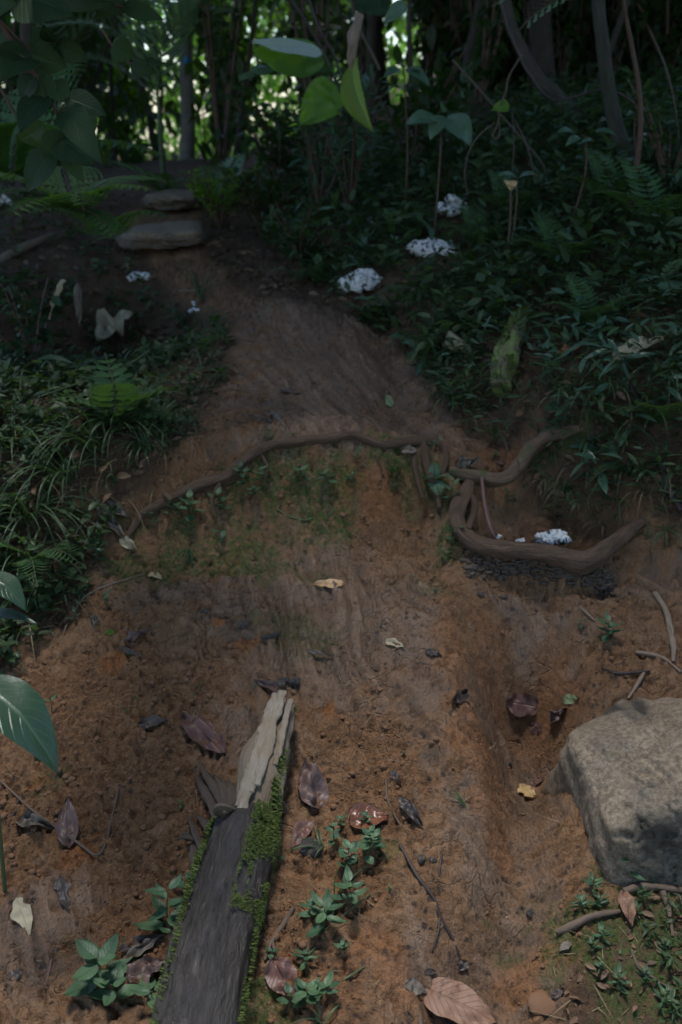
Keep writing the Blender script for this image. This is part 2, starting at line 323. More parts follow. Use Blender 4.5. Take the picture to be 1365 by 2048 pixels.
def rock_mat(name, c1, c2, c3, scale=18, crack=True, mossy=False):
    m, n, l, b = new_mat(name); tc = N(n, 'TexCoord').outputs['Object']
    a = noise_n(n, l, tc, scale * .5, 6, .6, .8); f = noise_n(n, l, tc, scale * 6, 5, .7)
    c = mix(n, l, rng_n(n, l, f, .41, .6), c1, c2)
    c = mix(n, l, rng_n(n, l, a, .47, .6), c, c3)
    wv = N(n, 'TexWave'); wv.inputs['Scale'].default_value = 5; wv.inputs['Distortion'].default_value = 9; wv.inputs['Detail'].default_value = 4; l.new(tc, wv.inputs['Vector'])
    c = mix(n, l, math_n(n, l, 'MULTIPLY', wv.outputs['Fac'], .25), c, (c2[0] * 1.25, c2[1] * 1.15, c2[2] * .95))
    if mossy: c = mix(n, l, rng_n(n, l, noise_n(n, l, tc, 26, 5, .7), .6, .68), c, (.07, .085, .022))
    # tan tone where the coat attribute is high; on the boulder, upward and camera-left faces
    A = N(n, 'Attribute', attribute_name='coat').outputs['Fac']
    c = mix(n, l, A, c, mix(n, l, rng_n(n, l, f, .4, .62), (.17, .125, .082), (.37, .285, .20)))
    l.new(c, b.inputs['Base Color']); l.new(rng_n(n, l, f, .3, .7, .5, .8), b.inputs['Roughness'])
    nb = bump_n(n, l, f, .007, .9); nb = bump_n(n, l, a, .03, .6, nb)
    nb = bump_n(n, l, noise_n(n, l, tc, scale * 22, 3, .7), .004, .9, nb)
    l.new(nb, b.inputs['Normal']); return m

M = {}
M['ground'] = ground_material()
M['leaf_big'] = leaf_mat('broad_glossy_leaf', (.012, .038, .022), (.028, .062, .032), .34, .12, (.10, .17, .10), 9, spots=None)
M['leaf_herb'] = leaf_mat('seedling_leaf', (.030, .080, .042), (.090, .165, .080), .5, .25, (.03, .08, .03), 7)
M['leaf_cover'] = leaf_mat('herb_leaf', (.012, .034, .013), (.060, .110, .038), .45, .3, spec=.5)
M['leaf_dark'] = leaf_mat('dark_shrub_leaf', (.012, .030, .015), (.028, .060, .022), .6, .08, (.03, .06, .03), 10, spec=.2)
M['leaf_blue'] = leaf_mat('glossy_shrub_leaf', (.045, .11, .07), (.08, .15, .09), .28, .25, (.10, .17, .10), 8)
M['leaf_lime'] = leaf_mat('bright_green_leaf', (.07, .17, .02), (.13, .27, .035), .4, .55, tcol=(.22, .42, .03))
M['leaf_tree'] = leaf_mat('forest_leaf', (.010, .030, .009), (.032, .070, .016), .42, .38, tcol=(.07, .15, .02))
M['leaf_far'] = leaf_mat('sunlit_far_leaf', (.07, .18, .015), (.16, .32, .03), .5, .6, tcol=(.15, .33, .04))  # sunlight is put into the colour, much brighter than the forest leaf
M['leaf_banana'] = leaf_mat('huge_smooth_leaf', (.07, .17, .035), (.10, .21, .04), .28, .5, (.16, .28, .08), 22, spec=.7, tcol=(.22, .42, .02))
M['leaf_sky_sheen'] = leaf_mat('painted_sheen_leaf', (.40, .50, .42), (.46, .55, .46), .3, .2, (.35, .45, .28), 22, spec=1.0, tcol=(.22, .42, .02))  # sky reflection is put into the pale base colour
M['leaf_rolled'] = leaf_mat('rolled_yellow_green_leaf', (.16, .25, .04), (.22, .30, .06), .5, .35, tcol=(.3, .42, .04))
M['fern'] = leaf_mat('fern_frond', (.030, .085, .026), (.060, .14, .036), .5, .3, (.02, .05, .02), 12)
M['fern_lit'] = leaf_mat('backlit_fern_frond', (.04, .11, .03), (.07, .155, .04), .5, .4, tcol=(.15, .32, .03))  # backlight is put into this lighter copy of the fern green
M['fern_pale'] = leaf_mat('pale_fern_frond', (.11, .20, .12), (.15, .25, .15), .4, .25, (.03, .08, .03), 12)
M['palm'] = leaf_mat('palm_frond', (.13, .22, .13), (.18, .28, .17), .33, .35, spec=.8)
M['grass'] = leaf_mat('grass_blade', (.020, .050, .022), (.075, .125, .052), .4, .25)
M['straw'] = leaf_mat('dry_grass', (.16, .115, .06), (.28, .21, .12), .7, .15, tcol=(.2, .14, .06))
M['moss'] = leaf_mat('moss_tuft', (.045, .07, .014), (.13, .17, .035), .85, .1)
M['d_tan'] = leaf_mat('tan_dead_leaf', (.40, .24, .11), (.52, .34, .18), .55, .1, (.24, .13, .06), 9, tcol=(.3, .15, .05))
M['d_pale'] = leaf_mat('pale_dead_leaf', (.30, .25, .15), (.42, .36, .24), .6, .1, (.20, .15, .09), 12, tcol=(.3, .2, .1))
M['d_brown'] = leaf_mat('brown_dead_leaf', (.15, .075, .045), (.22, .12, .075), .62, .05, (.09, .035, .02), 9, spots=(.11, .05, .03), tcol=(.2, .08, .03))
M['d_red'] = leaf_mat('reddish_dead_leaf', (.095, .045, .035), (.14, .068, .052), .5, .05, (.07, .022, .018), 10, spots=(.085, .04, .04), tcol=(.2, .05, .03))
M['d_purple'] = leaf_mat('purple_brown_dead_leaf', (.075, .045, .040), (.12, .075, .065), .5, .05, (.05, .025, .024), 9, tcol=(.15, .06, .04))
M['d_dark'] = leaf_mat('dark_rotten_leaf', (.018, .013, .012), (.05, .035, .028), .5, 0, spots=(.09, .06, .045))
M['d_grey'] = leaf_mat('grey_dead_leaf', (.085, .07, .055), (.15, .125, .10), .65, .05, spots=(.05, .04, .03), tcol=(.1, .08, .05))
M['d_orange'] = leaf_mat('orange_dead_leaf', (.34, .13, .045), (.42, .18, .07), .5, .15, tcol=(.4, .14, .03))
M['d_glossy'] = leaf_mat('glossy_brown_leaf', (.13, .045, .022), (.17, .06, .03), .3, .03, (.06, .02, .01), 8, spec=.7, tcol=(.2, .05, .02))
M['d_yellow'] = leaf_mat('yellow_tan_leaf', (.45, .30, .13), (.55, .38, .17), .6, .1, (.2, .12, .05), 8, spots=(.2, .11, .05), tcol=(.4, .25, .1))
M['d_green'] = leaf_mat('pale_green_fallen_leaf', (.18, .24, .10), (.26, .31, .15), .5, .2, (.3, .34, .2), 8)
M['litter'] = leaf_mat('leaf_litter', (.045, .028, .018), (.17, .10, .055), .65, .0)
M['root'] = bark_mat('mud_coated_root', (.045, .028, .018), (.18, .11, .068), (.10, .060, .036), .75, (2, .6, 1), 11, .014)
M['root_m'] = bark_mat('mossy_root', (.045, .030, .020), (.16, .10, .062), (.09, .058, .036), .8, (1, .5, 1), 14, .004, moss=(.07, .09, .025), mscale=16, mt=(.56, .64))
M['stub'] = bark_mat('mossy_stub', (.06, .05, .035), (.17, .14, .09), None, .8, (1, .4, 1), 16, .006, moss=(.20, .27, .07), mscale=20, mt=(.46, .54))
M['log'] = bark_mat('wet_dark_bark', (.008, .007, .007), (.050, .040, .034), (.034, .029, .027), .42, (5, 1.1, 1), 7, .012, wet=.10)
M['wood'] = bark_mat('weathered_split_wood', (.07, .052, .038), (.34, .26, .18), (.19, .145, .10), .7, (7, .45, 1), 8, .007)
M['wood_pale'] = bark_mat('pale_split_wood', (.17, .12, .08), (.66, .60, .52), (.34, .27, .19), .75, (8, 1.2, 1), 8, .008)
M['splinter'] = bark_mat('rotten_splinter', (.035, .027, .022), (.12, .085, .06), None, .7, (6, .5, 1), 8, .004)
M['stick'] = bark_mat('dry_stick', (.06, .042, .03), (.18, .125, .09), None, .7, (3, .6, 1), 10, .002)
M['vine_bark'] = bark_mat('vine_bark', (.05, .038, .03), (.13, .10, .08), None, .8, (3, .6, 1), 10, .002)
M['stick_pale'] = bark_mat('pale_stick', (.10, .07, .05), (.30, .225, .16), None, .7, (3, .6, 1), 10, .002)
M['stick_dark'] = bark_mat('dark_wet_stem', (.022, .016, .015), (.06, .042, .036), None, .5, (3, .6, 1), 10, .001)
M['stick_red'] = bark_mat('reddish_stick', (.085, .04, .034), (.15, .08, .068), None, .5, (3, .6, 1), 10, .001)
M['trunk'] = bark_mat('forest_bark', (.025, .020, .016), (.07, .057, .044), (.045, .042, .03), .85, (2, .8, 1), 6, .01)
M['trunk_g'] = bark_mat('lichen_bark', (.018, .018, .012), (.05, .048, .034), (.032, .038, .02), .85, (2, .5, 1), 5, .01)
M['palmtrunk'] = bark_mat('pale_ringed_trunk', (.20, .19, .17), (.38, .36, .33), (.28, .27, .24), .85, (.3, 9, 1), 3, .006)
M['stem'] = bark_mat('green_stem', (.045, .07, .03), (.09, .12, .05), None, .6, (1, 1, 1), 10, .001)
M['stem_b'] = bark_mat('brown_stem', (.05, .03, .02), (.11, .065, .045), None, .6, (1, 1, 1), 10, .001)
M['boulder'] = rock_mat('boulder_stone', (.060, .054, .044), (.160, .140, .108), (.030, .029, .025), 16, mossy=True)
M['stone'] = rock_mat('small_stone', (.035, .032, .032), (.09, .08, .078), (.055, .05, .05), 60)
M['slab'] = rock_mat('step_stone', (.07, .05, .032), (.16, .115, .075), (.06, .045, .03), 12)
M['clod'] = bark_mat('clay_clod', (.09, .045, .024), (.22, .115, .06), None, .85, (1, 1, 1), 40, .003)
def flat(name, c, r=.6, s=None):
    m, n, l, b = new_mat(name); tc = N(n, 'TexCoord').outputs['Object']
    c2 = mix(n, l, noise_n(n, l, tc, 60, 4), tuple(v * .75 for v in c), c)
    if s: c2 = mix(n, l, rng_n(n, l, noise_n(n, l, tc, 55, 3, .65), .53, .58), c2, s)
    l.new(c2, b.inputs['Base Color']); b.inputs['Roughness'].default_value = r
    l.new(bump_n(n, l, noise_n(n, l, tc, 90, 4, .7), .006, .8), b.inputs['Normal']); return m
M['white'] = flat('crumbly_white', (.78, .775, .755), .7, (.05, .045, .04))
M['blue'] = flat('blue_paint', (.05, .35, .75), .5)

# ------------------------------------------------------------------ mesh builder
def tag(o, label=None, cat=None, group=None, kind=None):
    if label: o['label'] = label
    if cat: o['category'] = cat
    if group: o['group'] = group
    if kind: o['kind'] = kind
    return o
def empty(name, loc):
    o = bpy.data.objects.new(name, None); col.objects.link(o); o.location = loc; o.empty_display_size = .05; return o
class MB:
    def __init__(s): s.v = []; s.f = []; s.uv = []; s.r = []; s.n = 0
    def add(s, v, f, uv=None, r=None):
        v = np.asarray(v, float).reshape(-1, 3); f = np.asarray(f, np.int64)
        s.v.append(v); s.f.append(f + s.n); s.n += len(v)
        s.uv.append(np.zeros((len(v), 2)) if uv is None else np.asarray(uv, float).reshape(-1, 2))
        rr = np.full(len(v), random.random()) if r is None else np.broadcast_to(np.asarray(r, float).reshape(-1) if np.ndim(r) else r, (len(v),))
        s.r.append(rr)
    def build(s, name, mat, parent=None, origin=None, smooth=True, loc=None):
        if not s.v: return None
        v = np.concatenate(s.v); org = np.array(origin if origin is not None else (parent.location if parent is not None else (0, 0, 0)), float)
        v = v - org
        me = bpy.data.meshes.new(name); fs = s.f; ns = [a.shape[1] for a in fs for _ in range(len(a))] if False else np.concatenate([np.full(len(a), a.shape[1]) for a in fs])
        idx = np.concatenate([a.reshape(-1) for a in fs])
        me.vertices.add(len(v)); me.vertices.foreach_set('co', v.reshape(-1))
        me.loops.add(len(idx)); me.loops.foreach_set('vertex_index', idx)
        me.polygons.add(len(ns)); st = np.concatenate([[0], np.cumsum(ns)[:-1]])
        me.polygons.foreach_set('loop_start', st); me.polygons.foreach_set('loop_total', ns)
        me.update(calc_edges=True)
        uvl = me.uv_layers.new(name='UVMap'); uv = np.concatenate(s.uv)[idx]; uvl.data.foreach_set('uv', uv.reshape(-1))
        at = me.attributes.new('rnd', 'FLOAT', 'POINT'); at.data.foreach_set('value', np.concatenate(s.r))
        me.polygons.foreach_set('use_smooth', np.full(len(ns), smooth)); me.validate()
        me.materials.append(mat)
        o = bpy.data.objects.new(name, me); col.objects.link(o)
        if parent is not None: o.parent = parent
        else: o.location = org
        return o
def grid_faces(a, b, wrap=False):
    f = []
    for i in range(a - 1):
        for j in range(b if wrap else b - 1):
            j2 = (j + 1) % b; f.append((i * b + j, i * b + j2, (i + 1) * b + j2, (i + 1) * b + j))
    return np.array(f)
def catmull(pts, n):
    p = [np.array(q, float) for q in pts]; m = len(p)
    if m == 2: return np.array([p[0] + (p[1] - p[0]) * t for t in np.linspace(0, 1, n)])
    p = [2 * p[0] - p[1]] + p + [2 * p[-1] - p[-2]]; out = []
    for t in np.linspace(0, m - 1 - 1e-6, n):
        i = int(t); u = t - i; a, b, c, d = p[i:i + 4]
        out.append(.5 * ((2 * b) + (-a + c) * u + (2 * a - 5 * b + 4 * c - d) * u * u + (-a + 3 * b - 3 * c + d) * u ** 3))
    return np.array(out)
def tube(mb, pts, radii, n=None, sides=10, lump=0.0, squash=1.0, ls=12.0, seed=None, ridges=0):
    n = n or max(6, len(pts) * 5); c = catmull(pts, n); seed = random.randint(0, 999) if seed is None else seed
    r = np.interp(np.linspace(0, 1, n), np.linspace(0, 1, len(radii)), radii)
    T = np.gradient(c, axis=0); T /= np.linalg.norm(T, axis=1)[:, None] + 1e-9
    up = np.array([0, 0, 1.]) if abs(T[0][2]) < .9 else np.array([1., 0, 0]); V = []; UV = []
    L = np.concatenate([[0], np.cumsum(np.linalg.norm(np.diff(c, axis=0), axis=1))])
    for i in range(n):
        s = np.cross(T[i], up); s /= np.linalg.norm(s) + 1e-9; up = np.cross(s, T[i])
        a = np.linspace(0, 2 * np.pi, sides, endpoint=False)
        rr = r[i] * (1 + lump * (vn(np.cos(a) * 1.4 + L[i] * ls, np.sin(a) * 1.4 + seed, seed) + .5 * vn(np.cos(a) * 3 + L[i] * ls * 3, np.sin(a) * 3, seed + 1)))
        if ridges: rr = rr * (1 + ridges * vn(a * 3.2 + .5 * np.sin(L[i] * 6), L[i] * 2 + a * 0, seed + 3))
        V.append(c[i] + (np.cos(a) * rr)[:, None] * s + (np.sin(a) * rr * squash)[:, None] * up)
        UV += [(k / sides, L[i] * 3) for k in range(sides)]
    V = np.concatenate(V); f = grid_faces(n, sides, True); m0 = len(V)
    mb.add(V, f, UV, .5)
    e0 = np.array([c[0], c[-1]]); b0 = mb.n
    # caps
    mb.add(np.concatenate([V[:sides], [c[0]], V[-sides:], [c[-1]]]), [(k, sides, (k + 1) % sides) for k in range(sides)][::-1] + [(sides + 1 + (k + 1) % sides, 2 * sides + 1, sides + 1 + k) for k in range(sides)], [(.5, .5)] * (2 * sides + 2), .5)
    return c
LEAFP = {'ovate': lambda t: np.sin(np.pi * t ** .72) ** .85 * (1 - t * .15), 'lance': lambda t: np.sin(np.pi * t ** .85) ** .9, 'obov': lambda t: np.sin(np.pi * t ** 1.15) ** .8,
         'blade': lambda t: (1 - t) ** .6 * np.minimum(1, t * 6 + .5), 'broad': lambda t: np.sin(np.pi * t ** .62) ** .7, 'oblong': lambda t: np.sin(np.pi * t) ** .45}
def leaf(mb, a, b, width, up=(0, 0, 1), fold=.25, droop=.12, shape='ovate', nl=9, nw=4, wav=.0, roll=0.0, tear=0.0, serr=0.0, curl=0.0, r=None, crinkle=0.0):
    a = np.array(a, float); b = np.array(b, float); d = b - a; L = np.linalg.norm(d) + 1e-9; d /= L
    up = np.array(up, float); s = np.cross(d, up); s /= np.linalg.norm(s) + 1e-9; nrm = np.cross(s, d); sd_ = random.random() * 50
    t = np.linspace(0, 1, nl); w = LEAFP[shape](np.clip(t, 1e-4, 1 - 1e-4)) * width / 2; w[-1] *= .1; w[0] = min(w[0], width * .08)
    if serr: w = w * (1 + serr * (np.arange(nl) % 2 - .5))
    u = np.linspace(-1, 1, 2 * nw + 1); T_, U = np.meshgrid(t, u, indexing='ij'); Wd = w[:, None] * U
    if tear: Wd = Wd * (1 + tear * vn(T_ * 6 + sd_, np.sign(U) * 3 + sd_, 5))
    h = fold * np.abs(Wd) + droop * L * (4 * T_ * (1 - T_)) + wav * width * vn(T_ * 7 + sd_, U * 1.7 + sd_, 8)
    if crinkle: h = h + crinkle * width * (vn(T_ * 19 + sd_, U * 3.7 + sd_, 9) + fold * 0); Wd = Wd * (1 + .10 * vn(T_ * 5 + sd_, np.sign(U) * 2 + sd_, 4))
    x = Wd
    if roll:
        ang = U * roll; Rr = w[:, None] / max(abs(roll), 1e-6); x = np.sin(ang) * Rr; h = h + (1 - np.cos(ang)) * Rr
    if curl:   # tip curling up
        h = h + curl * L * np.clip(T_ - .55, 0, 1) ** 2 * 3
    V = a + (T_ * L)[..., None] * d + x[..., None] * s + h[..., None] * nrm
    UV = np.stack([(U + 1) / 2, T_], -1)
    mb.add(V, grid_faces(nl, 2 * nw + 1), UV, random.random() if r is None else r)
# ---- vectorised scatter
def tmpl(shape='ovate', nl=5, nw=1, fold=.3, droop=-.15, asp=.45):
    t = np.linspace(0, 1, nl); w = LEAFP[shape](np.clip(t, .02, .999)) * asp / 2; w[-1] = .002; u = np.linspace(-1, 1, 2 * nw + 1)
    T_, U = np.meshgrid(t, u, indexing='ij'); X = w[:, None] * U; Z = fold * np.abs(X) + droop * T_ ** 2
    return np.stack([X, T_, Z], -1).reshape(-1, 3), grid_faces(nl, 2 * nw + 1), np.stack([(U + 1) / 2, T_], -1).reshape(-1, 2)
def scatter(mb, tp, pos, az, pitch, size, rollv=None, r=None):
    v, f, uv = tp; n = len(pos); pos = np.asarray(pos, float)
    d = np.stack([np.cos(az) * np.cos(pitch), np.sin(az) * np.cos(pitch), np.sin(pitch)], -1)
    s = np.stack([np.sin(az), -np.cos(az), 0 * az], -1); nn = np.cross(s, d)
    if rollv is not None:
        c, sn = np.cos(rollv)[:, None], np.sin(rollv)[:, None]; s, nn = s * c + nn * sn, nn * c - s * sn
    V = pos[:, None] + size[:, None, None] * (v[None, :, 0:1] * s[:, None] + v[None, :, 1:2] * d[:, None] + v[None, :, 2:3] * nn[:, None])
    F = (f[None] + (np.arange(n) * len(v))[:, None, None]).reshape(-1, f.shape[1])
    rr = rng.random(n) if r is None else r
    mb.add(V.reshape(-1, 3), F, np.tile(uv, (n, 1)), np.repeat(rr, len(v)))
def blades(mb, pos, az, L, wd, pitch, bend, segs=6, r=None):
    n = len(pos); t = np.linspace(0, 1, segs); p = pitch[:, None] - bend[:, None] * t[None]
    ds = (L / (segs - 1))[:, None]; rr = np.cumsum(np.cos(p) * ds, 1); zz = np.cumsum(np.sin(p) * ds, 1); rr -= rr[:, :1]; zz -= zz[:, :1]
    c = np.stack([pos[:, 0:1] + rr * np.cos(az)[:, None], pos[:, 1:2] + rr * np.sin(az)[:, None], pos[:, 2:3] + zz], -1)
    s = np.stack([np.sin(az), -np.cos(az), 0 * az], -1)[:, None]; w = (wd[:, None] * ((1 - t) ** .7 * np.minimum(1, t * 4 + .4))[None])[..., None] / 2
    nz = np.stack([-np.sin(p) * np.cos(az)[:, None], -np.sin(p) * np.sin(az)[:, None], np.cos(p)], -1)
    V = np.stack([c - s * w + nz * w * .4, c, c + s * w + nz * w * .4], 2)
    F0 = grid_faces(segs, 3); F = (F0[None] + (np.arange(n) * segs * 3)[:, None, None]).reshape(-1, 4)
    uv = np.stack(np.meshgrid(t, [0, .5, 1], indexing='ij')[::-1], -1).reshape(-1, 2)
    mb.add(V.reshape(-1, 3), F, np.tile(uv, (n, 1)), np.repeat(rng.random(n) if r is None else r, segs * 3))
T_OV = tmpl('ovate', 6, 1, .3, -.12, .48); T_LA = tmpl('lance', 6, 1, .3, -.15, .26); T_LO = tmpl('ovate', 4, 1, .3, -.15, .5); T_BR = tmpl('broad', 5, 1, .25, -.2, .62)

# ------------------------------------------------------------------ the ground sheet: bare clay path and planted banks, one surface
def build_ground():
    ny, nx = GX.shape; V = np.stack([GX, GY, GZ], -1).reshape(-1, 3)
    ii, jj = np.meshgrid(np.arange(ny - 1), np.arange(nx - 1), indexing='ij'); a = (ii * nx + jj).reshape(-1)
    F = np.stack([a, a + 1, a + nx + 1, a + nx], 1); isp = (veg.reshape(-1)[a] < .5)
    stkc = np.clip(.5 + .6 * stk + .3 * stk2, 0, 1)
    m1 = np.stack([moss, mud, orange, np.ones_like(moss)], -1).reshape(-1, 4); m2 = np.stack([np.clip(crumb_a - mud * .3, 0, 1), veg, stkc, np.ones_like(moss)], -1).reshape(-1, 4)
    # vertex normals of the whole sheet so that the two pieces shade as one
    for nm, sel, lab in (('path', isp, None), ('ground', ~isp, None)):
        f = F[sel]; used = np.unique(f); mp = np.zeros(len(V), np.int64); mp[used] = np.arange(len(used))
        me = bpy.data.meshes.new(nm); me.vertices.add(len(used)); me.vertices.foreach_set('co', V[used].reshape(-1))
        f = mp[f]; me.loops.add(f.size); me.loops.foreach_set('vertex_index', f.reshape(-1)); me.polygons.add(len(f))
        me.polygons.foreach_set('loop_start', np.arange(len(f)) * 4); me.polygons.foreach_set('loop_total', np.full(len(f), 4)); me.update(calc_edges=True)
        me.polygons.foreach_set('use_smooth', np.full(len(f), True))
        for an, arr in (('m1', m1), ('m2', m2)):
            at = me.attributes.new(an, 'FLOAT_COLOR', 'POINT'); at.data.foreach_set('color', arr[used].reshape(-1))
        me.materials.append(M['ground']); o = bpy.data.objects.new(nm, me); col.objects.link(o); o['kind'] = 'structure'
        o['label'] = 'orange brown clay footpath climbing the slope' if nm == 'path' else 'dark forest soil of the banks beside the path'
build_ground()
# ================================================================== OBJECTS
V3 = lambda p: np.array(p, float)
def finish(mb, name, mat, label, cat, group=None, origin=None, kind=None):
    o = mb.build(name, mat, None, origin)
    return tag(o, label, cat, group, kind)
# ------------------------------------------------------------------ big fallen log
def make_log():
    root = empty('fallen_log', P(420, 1950)); tag(root, 'thick dark mossy fallen log with a pale split broken end', 'log')
    pts = [P(395, 2160) + Vector((-.01, -.05, .035)), P(412, 2020) + Vector((0, 0, .04)), P(450, 1850) + Vector((0, 0, .042)), P(486, 1720) + Vector((0, 0, .042)), P(506, 1655) + Vector((0, 0, .038))]
    mb = MB(); c = tube(mb, pts, [.076, .074, .072, .069, .066, .060, .040], 150, 76, .09, .92, 10, 5, ridges=.08); mb.build('trunk', M['log'], root)
    # split snag rising from the upper end: dark wood body with a pale split face
    a = P(502, 1700) + Vector((.002, 0, .042)); b = P(535, 1570) + Vector((0, 0, .065)); e = P(571, 1456) + Vector((0, .0, .060))
    mb = MB(); tube(mb, [a, b, (b + e) / 2 + Vector((0, 0, .004)), e], [.026, .046, .041, .033, .027, .021], 40, 26, .14, .75, 14, 9, ridges=.30)
    V = mb.v[0]; n = 40; sides = 26                       # jagged end
    for k in range(sides): V[(n - 1) * sides + k] += (V3(e) - V3(b)) * (.05 * math.sin(k * 2.1) + .04 * math.sin(k * 4.7)); V[(n - 2) * sides + k] += (V3(e) - V3(b)) * .03 * math.sin(k * 2.1)
    cc = mb.v[1]; cc[-sides - 1:-1] = V[-sides:]
    mb.build('broken_end', M['wood'], root)
    rr_ = lambda s: .052 - .030 * s
    OF = lambda s, dx: a.lerp(e, s) + Vector((dx * (1.5 - .5 * s) - .002, -.004, .014 + .62 * rr_(s) + .012 * s - abs(dx) * .35))
    mb = MB()
    for k, (dx, w, s0, s1) in enumerate([(-.012, .010, -.1, .97), (.000, .008, .10, .98), (-.006, .007, .05, .9), (.018, .005, .3, .93), (-.019, .006, -.05, .75)]):
        p0 = OF(s0 * .9 + .12, dx); p1 = OF(.55, dx); p2 = OF(s1, dx)
        tube(mb, [p0, p1, p2], [w * .9, w * 1.4, w * 1.3, w * 1.0], 50, 12, .5, .4, 60, k)
    mb.build('split_wood', M['wood_pale'], root)
    # knot
    kc = P(460, 1665) + Vector((-.004, -.03, .075)); mb = MB()
    for k in range(3):
        rr = .009 + .007 * k
        ring = [kc + Vector((math.cos(t) * rr * .85, -math.sin(t) * rr * .5 + .003 * k, math.sin(t) * rr - .003 * k + .002 * math.sin(3 * t + k))) for t in np.linspace(0, 2 * np.pi, 14)]
        tube(mb, ring, [.0035, .004, .003, .004], 40, 6, .25, 1, 30, k)
    mb.build('knot', M['wood'], root)
    # splinters on the camera-left flank
    mb = MB()
    for (p, q, w) in [((455, 1650), (400, 1535), .010), ((440, 1660), (392, 1560), .012), ((430, 1700), (395, 1640), .009), ((400, 1760), (388, 1690), .012), ((470, 1640), (430, 1560), .014), ((405, 1720), (375, 1640), .007), ((395, 1700), (350, 1690), .006), ((480, 1640), (455, 1570), .012)]:
        A = P(*p) + Vector((0, 0, .028)); Bb = P(*q) + Vector((0, 0, .012)); tube(mb, [A, A.lerp(Bb, .5) + Vector((0, 0, .006)), Bb], [w, w * 1.1, w * .25], 16, 7, .35, .5, 30)
    mb.build('splinter', M['splinter'], root)
    # moss: short shoots over the camera-right flank and a seam on the left edge
    mb = MB(); T = np.gradient(c, axis=0)
    def shoots(cen, rad, t0, t1, a0, a1, n, L):
        for _ in range(n):
            t = random.uniform(t0, t1); i = int(t * (len(cen) - 1)); an = random.uniform(a0, a1); tv = T[i] / np.linalg.norm(T[i]) if cen is c else V3(e - a) / (e - a).length
            sx = np.cross(tv, [0, 0, 1]); sx /= np.linalg.norm(sx); uz = np.cross(sx, tv); q = random.uniform(.0, 1)
            if vn(np.array(t * 11.), np.array(an * 2.0), 70) + .5 * vn(np.array(t * 60.), np.array(an * 9.0), 71) < -.2: continue
            nn = math.cos(an) * sx + math.sin(an) * uz; p = cen[i] + nn * rad(t) * .95
            dd = nn + np.array([random.gauss(0, .6), random.gauss(0, .6), random.gauss(0, .4)]); dd /= np.linalg.norm(dd); l_ = L * random.uniform(.5, 1.2)
            s2 = np.cross(dd, nn + .01); s2 /= np.linalg.norm(s2) + 1e-6
            mb.add([p - s2 * l_ * .14, p + s2 * l_ * .14, p + dd * l_ + s2 * l_ * .05, p + dd * l_ - s2 * l_ * .05], [(0, 1, 2, 3)], None, random.random())
    rt = lambda t: np.interp(t, [0, .5, .8, 1], [.075, .072, .068, .055])
    shoots(c, rt, .45, 1.0, -.5, 1.2, 13000, .0065); shoots(c, rt, .10, .6, -.4, .35, 1800, .007); shoots(c, rt, .05, .85, 2.45, 3.3, 2600, .011)
    c2 = catmull([a, b, e], 30); shoots(c2, lambda t: .046 - .02 * t, 0, .6, -.5, .75, 3000, .011); shoots(c2, lambda t: .042 - .018 * t, .5, 1, -.5, .2, 500, .007)
    mb.build('moss', M['moss'], root)
make_log()

# ------------------------------------------------------------------ rocks
def ico(sub=4):
    import bmesh
    bm = bmesh.new(); bmesh.ops.create_icosphere(bm, subdivisions=sub, radius=1); bm.verts.ensure_lookup_table()
    v = np.array([x.co[:] for x in bm.verts]); f = np.array([[q.index for q in x.verts] for x in bm.faces]); bm.free(); return v, f
ICO = {s: ico(s) for s in (2, 3, 4, 6)}
def rock(planes, sub=4, k=18., nz=.04, seed=0, fq=3.0):
    v, f = ICO[sub]; d = v / np.linalg.norm(v, axis=1)[:, None]; acc = 0
    for (nx_, ny_, nz_, dist) in planes:
        nn = np.array([nx_, ny_, nz_], float); nn /= np.linalg.norm(nn); c = np.maximum(d @ nn, 1e-3) / dist; acc = acc + c ** k
    r = acc ** (-1 / k); q = d * fq
    nzv = fbm(q[:, 0] + q[:, 2] * .7, q[:, 1] - q[:, 2] * .8, 5, seed, .55)
    return d * (r * (1 + nz * nzv))[:, None], f
def rand_rock(sub, seed, ax=(1, 1, .7), nz=.12):
    q = random.Random(seed); pl = [(q.gauss(0, 1), q.gauss(0, 1), q.gauss(0, 1), q.uniform(.7, 1.0)) for _ in range(14)]
    v, f = rock(pl + [(1, 0, 0, 1.1), (-1, 0, 0, 1.1), (0, 1, 0, 1.1), (0, -1, 0, 1.1), (0, 0, 1, 1.1), (0, 0, -1, 1.1)], sub, 14, nz, seed); return v * np.array(ax), f
def coat_attr(o, val):
    at = o.data.attributes.new('coat', 'FLOAT', 'POINT'); at.data.foreach_set('value', np.asarray(val, float))
g0 = P0(1330, 1760)
bc = Vector((g0.x + .062, g0.y + .14, g0.z + .06))
v, f = rock([(-1, -.10, .0, .198), (-.75, -.66, .0, .235), (-.02, -1, .16, .155), (-.34, -.28, 1, .150), (-.2, .3, 1, .165), (-.62, -.1, .80, .205), (.9, -.1, .1, .45), (.3, 1, .2, .26), (-.6, .7, .3, .25), (0, 0, -1, .2)], 6, 28, .055, 12, 3.3)
cr = np.abs(fbm(v[:, 0] * 9, v[:, 2] * 16 + v[:, 1] * 4, 3, 77)); v = v * (1 - .06 * ss(.045, 0, cr) * (v[:, 2] > .0))[:, None]
v = v * (1 + .022 * fbm(v[:, 0] * 38, v[:, 1] * 45 + v[:, 2] * 50, 4, 78))[:, None]
mb = MB(); mb.add(v + V3(bc), f, None, .5); o = finish(mb, 'boulder', M['boulder'], 'large grey boulder with a tan shoulder beside the gully', 'boulder', origin=bc)
nf = fbm(v[:, 0] * 14, v[:, 2] * 14 + v[:, 1] * 9, 4, 31)
